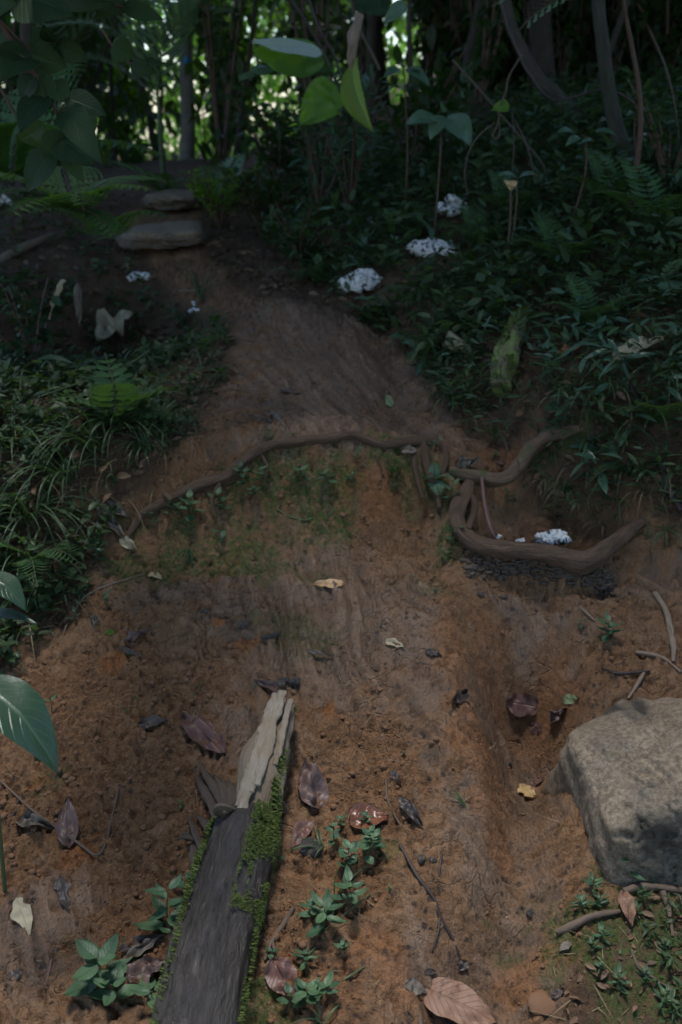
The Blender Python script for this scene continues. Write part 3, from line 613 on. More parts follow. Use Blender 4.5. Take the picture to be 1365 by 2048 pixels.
coat_attr(o, np.clip(ss(-.10, -.15, v[:, 0] + .05 * nf) + ss(.085, .12, v[:, 2] - .12 * np.clip(v[:, 0], 0, 1) + .05 * nf), 0, 1) * (.72 + .5 * nf))
def stone(px, py, wpx, label, seed=1, mat='stone', ax=(1, .9, .6), cat='stone', name='stone', group=None, sub=3, nz=.12, lift=.25):
    c = P(px, py); k = (c - cam.location).length / FPX; s = wpx * k / 2; v, f = rand_rock(sub, seed, ax, nz)
    mb = MB(); mb.add(v * s + V3(c) + [0, 0, s * ax[2] * lift], f, None, .5); o = finish(mb, name, M[mat], label, cat, group, origin=c)
    coat_attr(o, np.clip(fbm(v[:, 0] * 3, v[:, 1] * 3, 3, seed) * 1.5, 0, .7)); return o
stone(487, 1252, 24, 'small angular dark stone lying on the upper clay slope', 3)
stone(845, 1888 - 170, 22, 'squared dark pebble beside the long bent stem', 5)
stone(376, 1672, 22, 'blue grey pebble beside the splinters of the log', 6)
stone(1062, 1826, 18, 'small grey pebble in the mud near the thin branch', 7)
stone(560, 1365 + 4, 0.1 + 24, 'dark stone stuck near the folded dry leaf', 8)
stone(412, 1222, 18, 'small round dark stone under the moss patch', 9)
stone(962, 1190, 16, 'tiny black stone below the thick root', 10)
stone(1010, 1195, 14, 'tiny grey stone on the purple mud ledge', 11)
stone(1085, 2010, 66, 'smooth mud covered stone half buried beside the mossy corner', 12, 'clod', (1, .8, .35))
stone(620, 1700, 60, 'dark flat stone beside the log under the seedlings', 13, 'stone', (1, .7, .4))
stone(866, 1720, 16, 'little black stone in the smooth clay', 14)
stone(1020, 1528, 12, 'tiny round stone in the gully', 15)
def lump(px, py, wpx, label, seed, ax):
    c = P(px, py); k = (c - cam.location).length / FPX; s = wpx * k / 2; mb = MB(); q = random.Random(seed)
    for i in range(9):
        t = i / 8 - .5; v, f = rand_rock(2, seed + i, (1, 1, .8), .25); mb.add(v * s * .34 * q.uniform(.7, 1.1) + V3(c) + [t * 1.6 * s * ax[0], t * 1.4 * s * ax[1] + q.gauss(0, .1) * s, s * .15], f, None, .5)
    o = finish(mb, 'droppings', M['stone'], label, 'droppings', origin=c); coat_attr(o, np.zeros(len(o.data.vertices)))
lump(541, 1274, 38, 'knobbly black lump in the middle of the clay slope', 21, (1, .35)); lump(578, 1365, 46, 'row of grainy dark crumbs next to the folded leaf', 31, (1, -.1))

# white crumbly clumps
def white_clump(px, py, wpx, hpx, label, seed, y=None, n=9, dz=0, z0=.5):
    c = P(px, py) if y is None else Q(px, py, y); k = (c - cam.location).length / FPX; w = wpx * k / 2; h = hpx * k / 2; mb = MB(); q = random.Random(seed)
    n = int(n * 1.7)
    for i in range(n):
        v, f = ICO[3]; sd_ = seed * 10 + i; a = q.uniform(0, 6.28); rr = math.sqrt(q.random()) * .8
        d = v * (1 + .8 * fbm(v[:, 0] * 3.1 + sd_, v[:, 1] * 3.1 + v[:, 2] * 2.3, 5, sd_, .85))[:, None]
        s = q.uniform(.2, .40) * w; mb.add(d * [s, s * .8, min(s * .8, h * .7)] + V3(c) + [math.cos(a) * rr * w, math.sin(a) * rr * w * .6, (z0 + (1 - rr) * .7 + .25 * math.sin(a)) * h + dz], f, None, .5)
    return finish(mb, 'white_clump', M['white'], label, 'clump', origin=c)
white_clump(722, 585, 86, 62, 'rounded white crumbly clump full of dark holes at the path edge', 1, n=13)
white_clump(865, 512, 96, 34, 'long white ragged clump on the green bank above the round one', 2, n=14)
white_clump(905, 436, 60, 50, 'white ragged clump standing farther up among the herbs', 3, n=9)
white_clump(388, 632, 24, 40, 'small narrow white clump in the grass by the path bend', 4, n=5)
white_clump(278, 560, 46, 18, 'flat white clump lying under the dark fern', 5, n=7)
white_clump(845, 350, 30, 24, 'small pale clump deep in the dark undergrowth', 6, n=5)
white_clump(1300, 282, 40, 24, 'white clump beside the leaning mossy trunk', 7, n=6)
white_clump(1208, 262, 20, 44, 'upright white sliver in front of the leaning mossy trunk', 17, n=5)
white_clump(1104, 1088, 70, 30, 'broad white flaky heap behind the thick curved root', 8, n=14, y=2.34)
white_clump(1044, 1086, 24, 14, 'little white flakes in the hollow between two bigger white heaps', 9, n=5, y=2.33)
white_clump(999, 1082, 17, 18, 'small white scrap at the foot of the reddish stick', 10, n=4, y=2.33)
white_clump(8, 425, 30, 50, 'white clump on the far brown bank behind the fern', 11, n=6)

# ------------------------------------------------------------------ roots, made from pixel polylines laid on the undisturbed bank surface
def root(name, pts, radii, label, cat, mat='root', lift=.45, sides=20, lump=.22, extra=None, group=None, squash=1.0):
    w = []
    for p in pts:
        if len(p) == 3: w.append(Q(*p))
        else: w.append(P(*p))
    for i, q in enumerate(w):
        r = np.interp(i / (len(w) - 1), np.linspace(0, 1, len(radii)), radii)
        if len(pts[i]) == 2: q.z = float(gz(q.x, q.y)) + r * (lift + .25 * math.sin(i * 2.3))
    mb = MB(); tube(mb, w, radii, len(w) * 9, sides, lump, squash, 9)
    for (ep, er) in (extra or []):
        ww = [Q(*p) if len(p) == 3 else P0(*p) + Vector((0, 0, er[0] * .5)) for p in ep]; tube(mb, ww, er, len(ww) * 8, 10, lump, 1, 12)
    return finish(mb, name, M[mat], label, cat, group, origin=w[0])
root('tree_root', [(255, 1075), (290, 1030), (345, 1000), (400, 978), (455, 960), (490, 925), (535, 900), (600, 886), (660, 880), (700, 875), (730, 880), (765, 894), (810, 888), (850, 884), (880, 892), (893, 920), (885, 950)],
     [.008, .013, .016, .018, .019, .017, .015, .013, .012, .011, .012, .010, .011, .013, .011, .008, .006], 'long thin root running across the whole path above the mossy bank', 'root', lift=.35,
     extra=[([(690, 878), (715, 868), (745, 876), (775, 896)], [.006, .007, .006, .004]), ([(846, 888), (850, 915), (858, 950), (872, 985), (880, 1020)], [.012, .011, .011, .010, .006]), ([(838, 892), (830, 925), (835, 960), (846, 1000)], [.008, .008, .007, .004]), ([(520, 905), (535, 935), (530, 965)], [.006, .005, .002]), ([(440, 970), (425, 1000), (430, 1035)], [.006, .005, .002]), ([(620, 886), (640, 870), (670, 862)], [.006, .005, .002]), ([(345, 1002), (330, 990), (325, 965)], [.007, .005, .002]), ([(760, 890), (755, 915), (765, 945)], [.005, .004, .002])])
root('tree_root', [(900, 945), (935, 950, 2.455), (965, 955, 2.45), (990, 960, 2.445), (1015, 955, 2.455), (1040, 930, 2.49), (1062, 900, 2.53), (1090, 878, 2.55), (1125, 866, 2.55), (1160, 862)],
     [.012, .016, .018, .018, .017, .016, .018, .020, .019, .012], 'mossy root curving down from the green bank to the little hollow', 'root', 'root_m', extra=[([(1080, 882), (1050, 905), (1030, 940)], [.006, .006, .004])])
root('tree_root', [(940, 965, 2.44), (932, 985, 2.41), (918, 1010, 2.37), (913, 1035, 2.345), (922, 1062, 2.31), (945, 1084, 2.285), (985, 1097, 2.27), (1030, 1100, 2.265), (1080, 1105, 2.262), (1125, 1115, 2.255), (1160, 1124, 2.25), (1195, 1112, 2.27), (1225, 1088, 2.30), (1255, 1066, 2.325), (1285, 1048)],
     [.013, .019, .020, .018, .020, .022, .021, .021, .022, .025, .029, .025, .019, .017, .011], 'thick bare root curving like a bowl rim around the hollow', 'root', lump=.18, sides=24,
     extra=[([(938, 985, 2.41), (950, 1005, 2.38), (947, 1030, 2.35), (935, 1060, 2.30)], [.009, .008, .008, .010])])
root('reddish_stick', [(964, 955, 2.43), (968, 995, 2.385), (975, 1035, 2.34), (984, 1062, 2.31), (992, 1082, 2.30)], [.005, .006, .006, .006, .005], 'thin reddish stick leaning between the two roots into the hollow', 'stick', 'stick_red', sides=8, lump=.05)
# mossy stub log on the right bank
def stub():
    a = P(1000, 800) + Vector((0, -.01, .035)); b = P(1018, 720) + Vector((0, 0, .045)); c = P(1042, 655) + Vector((0, 0, .03)); root_ = empty('rotten_log', a); tag(root_, 'short mossy rotten log jutting out of the leafy bank', 'log')
    mb = MB(); tube(mb, [a, a.lerp(b, .5) + Vector((0, 0, .005)), b, c], [.030, .036, .036, .034, .026], 40, 20, .2, 1, 14, 3, ridges=.15); mb.build('trunk', M['stub'], root_)
    mb = MB(); cc = catmull([a, b, c], 60)
    for _ in range(1500):
        t = random.random(); i = int(t * 59); an = random.gauss(1.4, .8); 
        if vn(np.array(t * 6), np.array(an * 1.5), 9) < -.1: continue
        p = cc[i] + np.array([math.cos(an), -.2, math.sin(an)]) * .034; d = np.array([random.gauss(0, .5), random.gauss(-.2, .5), 1]) * .007; s = np.array([random.gauss(0, 1), random.gauss(0, 1), 0]) * .001
        mb.add([p - s, p + s, p + d + s, p + d - s], [(0, 1, 2, 3)], None, random.random())
    mb.build('moss', M['moss'], root_)
stub()
# ------------------------------------------------------------------ sticks and stems
def stick(pts, r, label, mat='stick', cat='stick', name='stick', lift=1.0, sides=7, extra=None, group=None, lump=.12):
    w = [(Q(*p) if len(p) == 3 else P(*p) + Vector((0, 0, r * lift))) for p in pts]; mb = MB(); tube(mb, w, [r * .8, r, r * .9, r * .55], len(w) * 6, sides, lump, 1, 25)
    for e in (extra or []): tube(mb, [(Q(*p) if len(p) == 3 else P(*p) + Vector((0, 0, r * lift))) for p in e], [r * .7, r * .5, r * .3], len(e) * 5, 6, lump, 1, 25)
    return finish(mb, name, M[mat], label, cat, group, origin=w[0])
stick([(1310, 1192), (1330, 1225), (1340, 1265), (1347, 1300), (1346, 1330)], .008, 'curved pale stick standing out on the clay above the boulder', 'stick_pale', lump=.25, extra=[[(1336, 1250), (1345, 1270), (1342, 1310)]])
stick([(1272, 1308), (1300, 1312), (1330, 1322), (1362, 1348)], .005, 'thin forked twig below the curved pale stick', 'stick_pale')
stick([(1288, 1350), (1276, 1370), (1256, 1401)], .005, 'short thick twig just above the boulder', 'stick_pale', lump=.25)
stick([(1160, 1217), (1175, 1230), (1190, 1244)], .0035, 'tiny broken twig next to the seedling above the boulder', 'stick_pale')
stick([(800, 1692), (835, 1755), (868, 1800), (880, 1835), (905, 1880), (920, 1915)], .0035, 'long dark bent stem crossing the smooth clay', 'stick_dark', extra=[[(880, 1835), (876, 1870), (864, 1905)]])
stick([(772, 1560), (776, 1600), (800, 1650), (830, 1680)], .0025, 'thin brown stem arching beside the glossy brown leaf', 'stick')
stick([(884, 1708), (880, 1740), (877, 1780)], .0025, 'short straight dark twig in the orange clay', 'stick_dark')
stick([(0, 1562), (60, 1618), (110, 1655), (160, 1690), (192, 1712), (210, 1695), (222, 1650), (238, 1580)], .003, 'long thin crooked twig lying across the purple leaf', 'stick')
stick([(40, 1600), (28, 1630), (18, 1655)], .004, 'short dark twig beside the curled grey leaf', 'stick_dark')
stick([(105, 1920), (98, 1950), (92, 1980)], .003, 'thin reddish twig low on the clay beside the log seedlings', 'stick_red')
stick([(588, 1818), (570, 1850), (545, 1885), (530, 1925)], .005, 'forked grey twig in the shade of the log', 'stick', extra=[[(545, 1885), (552, 1915), (560, 1960)]])
stick([(1115, 1872), (1150, 1855), (1190, 1838), (1240, 1828)], .0075, 'grey rotten branch poking out from under the boulder plants', 'stick', lump=.3)
stick([(1245, 1790), (1285, 1780), (1330, 1783), (1380, 1790)], .009, 'thick bare branch lying below the boulder', 'stick', lump=.25, extra=[[(1325, 1790), (1338, 1830), (1345, 1880)]])
stick([(1262, 1900), (1280, 1940), (1310, 1960), (1350, 1985)], .003, 'thin curved stem below the long striped leaf', 'stick')
stick([(1255, 1800), (1262, 1828), (1252, 1850)], .004, 'small twig hanging from the pale branch', 'stick')
stick([(0, 530), (40, 508), (105, 478)], .019, 'pale smooth pole lying on the far side of the hollow', 'stick_pale', lump=.04, sides=12)
stick([(1205, 1380 - 40), (1240, 1350), (1300, 1345)], .004, 'dark root thread above the boulder', 'stick_dark')
stick([(1262, 780), (1285, 820), (1300, 860)], .008, 'dark slanting stick in the grass of the green bank', 'stick_dark')
stick([(1320, 930), (1335, 980), (1362, 1030)], .012, 'dark wet branch at the edge of the green bank', 'stick_dark', lump=.25)
stick([(1000, 870), (1012, 890), (1016, 910)], .002, 'thin curved dry stem in the small upper hollow', 'stick_pale')
stick([(700, 760), (705, 790), (712, 800)], .002, 'hair thin stem on the upper path', 'stick')
stick([(430, 690), (470, 680), (540, 690)], .003, 'straight thin twig along the upper path edge', 'stick')
stick([(595, 808), (615, 820), (632, 832)], .0025, 'tiny forked twig in the middle of the upper path', 'stick_pale', extra=[[(628, 830), (634, 812)]])
stick([(360, 585), (400, 583), (425, 570)], .006, 'pale flat stick lying across the distant path', 'stick_pale')
stick([(600, 555), (640, 520), (690, 450), (720, 400)], .010, 'slanting grey dead branch rising from the herbs by the path', 'stick_pale')
stick([(150, 1225), (165, 1200), (210, 1175), (290, 1150)], .003, 'thin dry stem fallen over the lower edge of the grass', 'stick_pale')
stick([(575, 1128), (590, 1130), (640, 1120)], .0015, 'hair thin rootlet lying under the moss', 'stick')
stick([(555, 1020), (580, 1035), (620, 1040), (640, 1008)], .0025, 'looping green brown stem under the long root', 'stem', cat='stem', name='stem')

# ------------------------------------------------------------------ dead leaves on the ground
def gleaf(a, b, w, mat, label, lift=.006, name='dead_leaf', cat='dead leaf', stem=None, ya=None, yb=None, **k):
    A = (P(*a) if ya is None else Q(*a, ya)); B = (P(*b) if yb is None else Q(*b, yb)); n = gnorm((A.x + B.x) / 2, (A.y + B.y) / 2, .05)
    l1, l2 = (lift if isinstance(lift, tuple) else (lift, lift)); A = A + n * l1; B = B + n * l2; wm = w * ((A + B) / 2 - cam.location).length / FPX
    mb = MB(); k.setdefault('nl', 19); k.setdefault('nw', 6); k.setdefault('wav', .12); k.setdefault('droop', random.uniform(-.02, .05)); k['roll'] = k.get('roll', 0) * .62; k['fold'] = k.get('fold', .12) * .8; k['crinkle'] = .02
    if mat == 'd_dark': k['roll'] *= .35; k['wav'] *= .45; wm *= .85
    leaf(mb, A, B, wm, n, **k)
    o = finish(mb, name, M[mat], label, cat, origin=A)
    # lower it until it just rests
    co = np.array([v.co[:] for v in o.data.vertices]) + V3(A); dz = co[:, 2] - gz(co[:, 0], co[:, 1]); o.location.z -= np.percentile(dz, 12) - .0012 if l1 == l2 else 0
    if stem:
        mb = MB(); S = [P(*p) + Vector((0, 0, .004)) for p in stem]; tube(mb, [Vector(A)] + S, [.0016, .0013, .001], 10, 5); s_ = mb.build('stalk', M['stick_red'], o, origin=A); 
    return o
gleaf((688, 1170), (628, 1170), 30, 'd_tan', 'bright tan oval leaf alone on the clay below the moss', fold=.15)
gleaf((452, 1512), (368, 1434), 52, 'd_red', 'long reddish leaf with one end twisted, above the log', lift=(.010, .016), roll=.9, shape='oblong', wav=.25, stem=[(398, 1450), (395, 1400)])
gleaf((278, 1450), (338, 1440), 34, 'd_dark', 'crumpled blackish leaf on the crumbly clay', roll=1.3, wav=.5, tear=.3)
gleaf((570, 1392), (508, 1362), 22, 'd_purple', 'narrow folded dry leaf pointing up the slope', fold=.9, wav=.2)
gleaf((636, 1625), (610, 1530), 66, 'd_purple', 'wide purple brown leaf leaning on the broken end of the log', lift=(.008, .03), wav=.25, tear=.25, roll=.5)
gleaf((692, 1640), (775, 1628), 62, 'd_glossy', 'shiny curled red brown leaf like a shell among the seedlings', lift=.012, roll=1.1, shape='broad', wav=.1)
gleaf((140, 1700), (138, 1600), 46, 'd_purple', 'purple folded leaf standing under the crooked twig', fold=.5, roll=1.0, lift=(.006, .012), wav=.2)
gleaf((35, 1640), (112, 1652), 40, 'd_grey', 'grey shrivelled leaf curled like a claw', roll=1.7, wav=.4, lift=.02, tear=.2)
gleaf((530, 1512), (498, 1530), 16, 'd_orange', 'small orange leaf tip behind the broken end of the log', fold=.2)
gleaf((1080, 1402), (1012, 1390), 44, 'd_red', 'pinkish brown leaf with a split lying at the bottom of the scoop', fold=.3, tear=.3, shape='oblong')
gleaf((1068, 1388), (1030, 1382), 16, 'd_brown', 'narrow brown leaf lying behind the split pinkish one', fold=.3)
gleaf((1085, 1458), (1060, 1448), 26, 'd_red', 'small flat dark red leaf in the gully mud', fold=.05)
gleaf((1130, 1395), (1162, 1390), 22, 'd_green', 'small pale green fallen leaf at the edge of the scoop', fold=.2)
gleaf((1106, 1440), (1140, 1412), 28, 'd_purple', 'dark purple curled leaf at the corner of the boulder', roll=1.4, wav=.3, lift=.01)
gleaf((1040, 1572), (1068, 1600), 28, 'd_yellow', 'torn yellow leaf scrap in the gully beside the boulder', fold=.1, tear=.5, shape='oblong')
gleaf((1062, 1574), (1092, 1556), 16, 'd_red', 'small brown leaf touching the torn yellow scrap', fold=.4)
gleaf((850, 1972), (996, 2040), 74, 'd_brown', 'big flat brown leaf with a stalk lying in the lowest mud', fold=.08, wav=.08, stem=[(842, 1955)], shape='broad')
gleaf((805, 1968), (850, 1985), 28, 'd_grey', 'dull grey leaf half sunk in mud next to the big brown leaf', fold=.05, tear=.3)
gleaf((120, 1755), (140, 1825), 32, 'd_dark', 'black rotten leaf pressed on the clay', fold=.1, tear=.4, wav=.3)
gleaf((35, 1795), (62, 1870), 30, 'd_pale', 'pale skeleton of a leaf pressed in the clay', fold=.02, tear=.6, wav=.1)
gleaf((772, 1285), (812, 1300), 18, 'd_pale', 'small mottled leaf in the streaked clay', fold=.3, wav=.2)
gleaf((545, 1925), (590, 2010), 60, 'd_red', 'dull purple leaf in the shadow on the low side of the log', fold=.1, wav=.2)
gleaf((252, 1288), (300, 1260), 22, 'd_purple', 'dark shrivelled leaf strip on the clay under the grassy bank', fold=.8, wav=.5, tear=.3)
gleaf((238, 1300), (290, 1318), 14, 'd_dark', 'thin brown leaf strip beside the orange soil spot', fold=.5)
gleaf((930, 1395), (900, 1420), 30, 'd_dark', 'crumpled black leaf at the rim of the gully', roll=1.2, wav=.6, tear=.3)
gleaf((780, 1550), (802, 1570), 22, 'd_dark', 'small dark curled leaf among crumbly clods', roll=1.2, wav=.4)
gleaf((800, 1590), (850, 1655), 30, 'd_dark', 'long blackened leaf folded among the clods', roll=1.2, wav=.5, tear=.3, lift=.01)
gleaf((850, 1298), (885, 1310), 20, 'd_dark', 'wet dark leaf bit on the streaked clay', wav=.4, tear=.4)
gleaf((610, 1300), (668, 1312), 14, 'd_dark', 'dark sliver pressed into the smooth clay', wav=.3, tear=.4)
gleaf((1242, 1790), (1262, 1860), 30, 'd_brown', 'limp brown leaf hanging over the branch below the boulder', lift=(.02, .012), fold=.3, wav=.2)
gleaf((895, 700), (942, 705), 40, 'd_pale', 'pale curled leaf with ragged edge beside the upper path', roll=1.4, wav=.5, lift=.014, tear=.3)
gleaf((915, 720), (935, 690), 22, 'd_dark', 'dark inner scrap behind the pale curled leaf', roll=1.0, wav=.4)
gleaf((950, 618), (976, 605), 34, 'd_orange', 'orange brown leaf standing up in the green bank', lift=(.01, .03), fold=.4, shape='broad')
gleaf((1225, 738), (1330, 706), 44, 'd_pale', 'large pale dead leaf lying across the grass of the bank', lift=(.03, .05), fold=.35, shape='lance')
gleaf((1120, 712), (1165, 705), 26, 'd_orange', 'rusty leaf in the herbs beside the mossy rotten log', lift=(.012, .02), wav=.3)
gleaf((785, 815), (770, 792), 18, 'd_green', 'pale green scrap on the upper path', fold=.4, wav=.3)
gleaf((540, 835), (575, 872), 14, 'd_grey', 'dark curled leaf strip next to the long root', roll=1.6, lift=.01)
gleaf((560, 782), (602, 790), 16, 'd_purple', 'flat brown leaf on the upper path edge', wav=.2)
gleaf((195, 690), (270, 645), 60, 'd_pale', 'big withered pale leaf crumpled in the hollow', lift=(.03, .06), roll=1.1, wav=.4, tear=.3)
gleaf((130, 560), (100, 640), 26, 'd_pale', 'dry pale leaf hanging below the dark fern', ya=3.2, yb=3.15, lift=(0, .001), roll=1.3, wav=.2)
gleaf((155, 565), (160, 655), 20, 'd_grey', 'dry grey leaf hanging next to the pale one below the fern', ya=3.2, yb=3.15, lift=(0, .001), roll=1.3, wav=.3)
gleaf((210, 1010), (262, 1040), 30, 'd_grey', 'greyish dead leaf in the dry grass at the path edge', wav=.4, roll=.8)
gleaf((195, 1010), (250, 1085), 24, 'd_grey', 'long frayed dead leaf in the dry grass', fold=.6, wav=.4, tear=.4)
gleaf((240, 1075), (275, 1100), 22, 'd_pale', 'pale broken leaf piece at the tip of the dry grass', fold=.4, wav=.3)
gleaf((300, 1150), (325, 1160), 20, 'd_pale', 'small beige leaf on the clay below the moss', fold=.2)
gleaf((800, 898), (835, 905), 24, 'd_grey', 'grey leaf resting on the long root near its bend', fold=.1, lift=.012)
gleaf((620, 1640), (580, 1700), 34, 'd_red', 'reddish leaf blade under the grass beside the log', fold=.4, lift=.014)
gleaf((1175, 930), (1110, 905), 18, 'd_grey', 'narrow dead leaf under the mossy curving root', fold=.4, ya=2.56, yb=2.58, lift=(.02, .021))
gleaf((990, 925), (1020, 930), 10, 'd_red', 'small reddish leaf in the upper hollow', fold=.4)
gleaf((925, 880), (940, 900), 14, 'd_purple', 'small upright brown leaf in the orange clay above the bent root', fold=.5, lift=(.004, .02))
gleaf((905, 940), (950, 932), 28, 'd_grey', 'heap of dark rotten leaf where the two roots meet', wav=.8, roll=.8, tear=.4, lift=.015)
gleaf((240, 1910), (320, 1880), 30, 'd_dark', 'black bark-like leaf behind the seedlings beside the log', fold=.7, wav=.4)
gleaf((250, 1930), (330, 1870), 24, 'd_grey', 'pleated grey dead leaf behind the seedlings', fold=.9, wav=.3, lift=.012)
gleaf((255, 1965), (340, 1925), 50, 'd_purple', 'broad purple leaf lying under the seedlings by the log', fold=.1, wav=.3)
gleaf((845, 1940), (870, 1938), 14, 'd_dark', 'tiny curled black leaf in the lowest mud', roll=1.5, lift=.006)
gleaf((930, 1915), (915, 1935), 22, 'd_grey', 'small green grey leaf at the end of the long bent stem', fold=.3)
gleaf((1145, 1885), (1120, 1905), 18, 'd_grey', 'small grey green leaf beside the rotten branch', fold=.3)
gleaf((1105, 1995), (1130, 1975), 20, 'd_dark', 'dark leaf scrap at the edge of the mossy corner', wav=.4)
gleaf((200, 1245), (182, 1240), 24, 'd_grey', 'little brown scrap at the foot of the bank herbs', wav=.3)
gleaf((20, 1960), (48, 1940), 26, 'd_dark', 'dark wet leaf in the lowest corner of the clay', wav=.2)
gleaf((212, 1268), (236, 1266), 15, 'leaf_lime', 'single fresh light green leaf lying on the clay', name='fallen_leaf', cat='leaf')

# leaf litter, crumbs and grass: uncountable
def pts_in(n, x0, x1, y0, y1, pred):
    o = []; 
    while sum(len(a) for a in o) < n:
        x = rng.uniform(x0, x1, n * 4); y = y0 * (y1 / y0) ** rng.random(n * 4); m = pred(x, y) > rng.random(n * 4); o.append(np.stack([x[m], y[m]], 1))
        if len(o) > 40: break
    return np.concatenate(o)[:n]
def vegm(x, y): return gv(veg, x, y)
mb = MB(); q = pts_in(11000, -2.4, 2.4, 1.2, 6, lambda x, y: np.clip(vegm(x, y) * .9 + .16 * (y < 3.4), 0, 1) * (np.abs(x) < .45 * y + .2))
n = len(q); sz = np.where(vegm(q[:, 0], q[:, 1]) > .5, rng.uniform(.010, .05, n) * np.where(q[:, 1] < 2, .5, 1), rng.uniform(.003, .012, n)); pos = np.stack([q[:, 0], q[:, 1], gz(q[:, 0], q[:, 1]) + sz * .08 + .001], 1)
scatter(mb, tmpl('oblong', 4, 1, .5, -.25, .42), pos, rng.uniform(0, 6.28, n), rng.normal(0, .25, n), sz, rng.normal(0, .5, n))
finish(mb, 'leaf_litter', M['litter'], 'brown rotting leaf litter and bits strewn over the soil', 'litter', kind='stuff', origin=(0, 3, 0))
mb = MB(); q = pts_in(1500, -1.1, 1.1, 1.15, 3.4, lambda x, y: (1 - vegm(x, y)) * gv(crumb_a, x, y) ** 2 * (np.abs(x) < .42 * y + .1)); v, f = ICO[2]; 
for i, (x, y) in enumerate(q):
    s = min(.0075, .0014 + .0022 * rng.pareto(2.5)); vv = v * (1 + .3 * vn(v[:, 0] * 2 + i, v[:, 1] * 2 + v[:, 2], 3))[:, None] * s * [1, 1, .8]; mb.add(vv + [x, y, gz(x, y) + s * .4], f, None, .5)
finish(mb, 'soil_crumbs', M['clod'], 'loose reddish clay crumbs on the path', 'soil', kind='stuff', origin=(0, 2, 0))
mb = MB(); dk = [(560, 1115), (640, 1105)]
q = []
for _ in range(420):
    px = random.uniform(930, 1230); py = 1135 + random.gauss(0, 12) + max(0, (px - 1100)) * .25; p = P(px, min(py, 1215)); q.append(p)
for i, p in enumerate(q):
    s = random.uniform(.002, .009); vv = v * (1 + .7 * vn(v[:, 0] * 2.5 + i, v[:, 1] * 2.5 + v[:, 2], 3))[:, None] * s * [1.3, 1, .6]; mb.add(vv + V3(p) + [0, 0, s * .4], f, None, .5)
o = finish(mb, 'dark_soil_crumbs', M['splinter'], 'black crumbs and rotten bits packed under the thick root', 'soil', kind='stuff', origin=q[0])
mb = MB(); q = pts_in(900, -1.1, 1.1, 1.15, 4, lambda x, y: (.25 + .75 * vegm(x, y)) * (np.abs(x) < .42 * y + .1)); n = len(q)
pos = np.stack([q[:, 0], q[:, 1], gz(q[:, 0], q[:, 1]) + .002], 1); blades(mb, pos, rng.uniform(0, 6.28, n), rng.uniform(.02, .09, n), np.full(n, .0022), rng.normal(.1, .1, n), rng.normal(.1, .25, n))
finish(mb, 'rootlets', M['straw'], 'thin rootlets and bits of straw scattered on the soil', 'rootlets', kind='stuff', origin=(0, 2, 0))
# short moss film on the clay
mb = MB(); q = pts_in(9000, -1, 1.1, 1.15, 3.2, lambda x, y: (gv(moss, x, y) > .35) * (fbm(x * 45, y * 45, 3, 4) > -.02) * 1.); n = len(q)
pos = np.stack([q[:, 0], q[:, 1], gz(q[:, 0], q[:, 1]) - .001], 1); blades(mb, pos, rng.uniform(0, 6.28, n), rng.uniform(.002, .006, n), np.full(n, .0014), rng.uniform(.5, 1.5, n), rng.uniform(0, 1, n), 3)
finish(mb, 'ground_moss', M['moss'], 'thin green moss growing on the clay bank', 'moss', kind='stuff', origin=(0, 2, 0))

# ------------------------------------------------------------------ herbs covering the banks
def herbs(mb, mbs, q, h0, h1, l0, l1, tp, k0=4, k1=9, sc=1.0):
    for _ in [0]:
        n = len(q); K = rng.integers(k0, k1, n); idx = np.repeat(np.arange(n), K); hh = rng.uniform(h0, h1, n); j = np.concatenate([np.arange(k) for k in K]); t = (j + 1) / K[idx]
        lean = rng.normal(0, .25, (n, 2)); base_ = np.stack([q[:, 0], q[:, 1], gz(q[:, 0], q[:, 1])], 1)
        top = base_ + np.stack([lean[:, 0] * hh, lean[:, 1] * hh - .15 * hh, hh], 1)
        pos = base_[idx] + (top - base_)[idx] * t[:, None]; a0 = rng.uniform(0, 6.28, n); az = a0[idx] + j * 2.4 + rng.normal(0, .3, len(j)); L = rng.uniform(l0, l1, n)[idx] * (.7 + .6 * np.sin(np.pi * np.clip(t, 0, 1) * .8))
        scatter(mb, tp, pos, az, rng.normal(.25, .35, len(j)), L, rng.normal(0, .35, len(j)), np.clip(np.repeat(rng.random(n), K) + rng.normal(0, .12, len(j)), 0, 1))
        if mbs is not None: blades(mbs, base_, np.arctan2(top[:, 1] - base_[:, 1], top[:, 0] - base_[:, 0]), hh * 1.05, np.full(n, .0022), np.arctan2(hh, np.hypot(*(top - base_)[:, :2].T)), np.zeros(n), 3)
right_bank = lambda x, y: (x > np.interp(y, *XR) - .1)
clump = lambda x, y: ss(-.6, .1, fbm(x * 3.2, y * 3.2, 3, 66))
CL = [P(*p) for p in [(722, 590), (722, 620), (865, 520), (865, 535), (905, 445), (905, 460), (760, 600)]]
FR = lambda x, y: (np.abs(x) < .40 * y + .25) & np.all([np.hypot(x - c.x, y - c.y) > .085 for c in CL], axis=0)
lb = MB(); lt = MB(); st_ = MB()
qa = pts_in(3600, -.6, 2.6, 2.3, 5.8, lambda x, y: vegm(x, y) * right_bank(x, y) * FR(x, y) * (.25 + .75 * clump(x, y))); herbs(lb, st_, qa, .03, .11, .018, .045, T_LA)
qb = pts_in(1100, -.6, 2.8, 3.0, 6.5, lambda x, y: vegm(x, y) * right_bank(x, y) * FR(x, y)); herbs(lb, st_, qb, .06, .17, .03, .06, T_OV, 5, 9)
qc = pts_in(160, .55, .9, 1.1, 1.55, lambda x, y: vegm(x, y) * FR(x, y)); herbs(lb, st_, qc, .01, .04, .008, .022, T_LA)
lb2 = MB(); qd = pts_in(650, -.6, 2.6, 2.4, 5.8, lambda x, y: vegm(x, y) * right_bank(x, y) * FR(x, y) * clump(y, x * 1.4)); herbs(lb2, None, qd, .04, .15, .03, .07, T_LA, 4, 8)
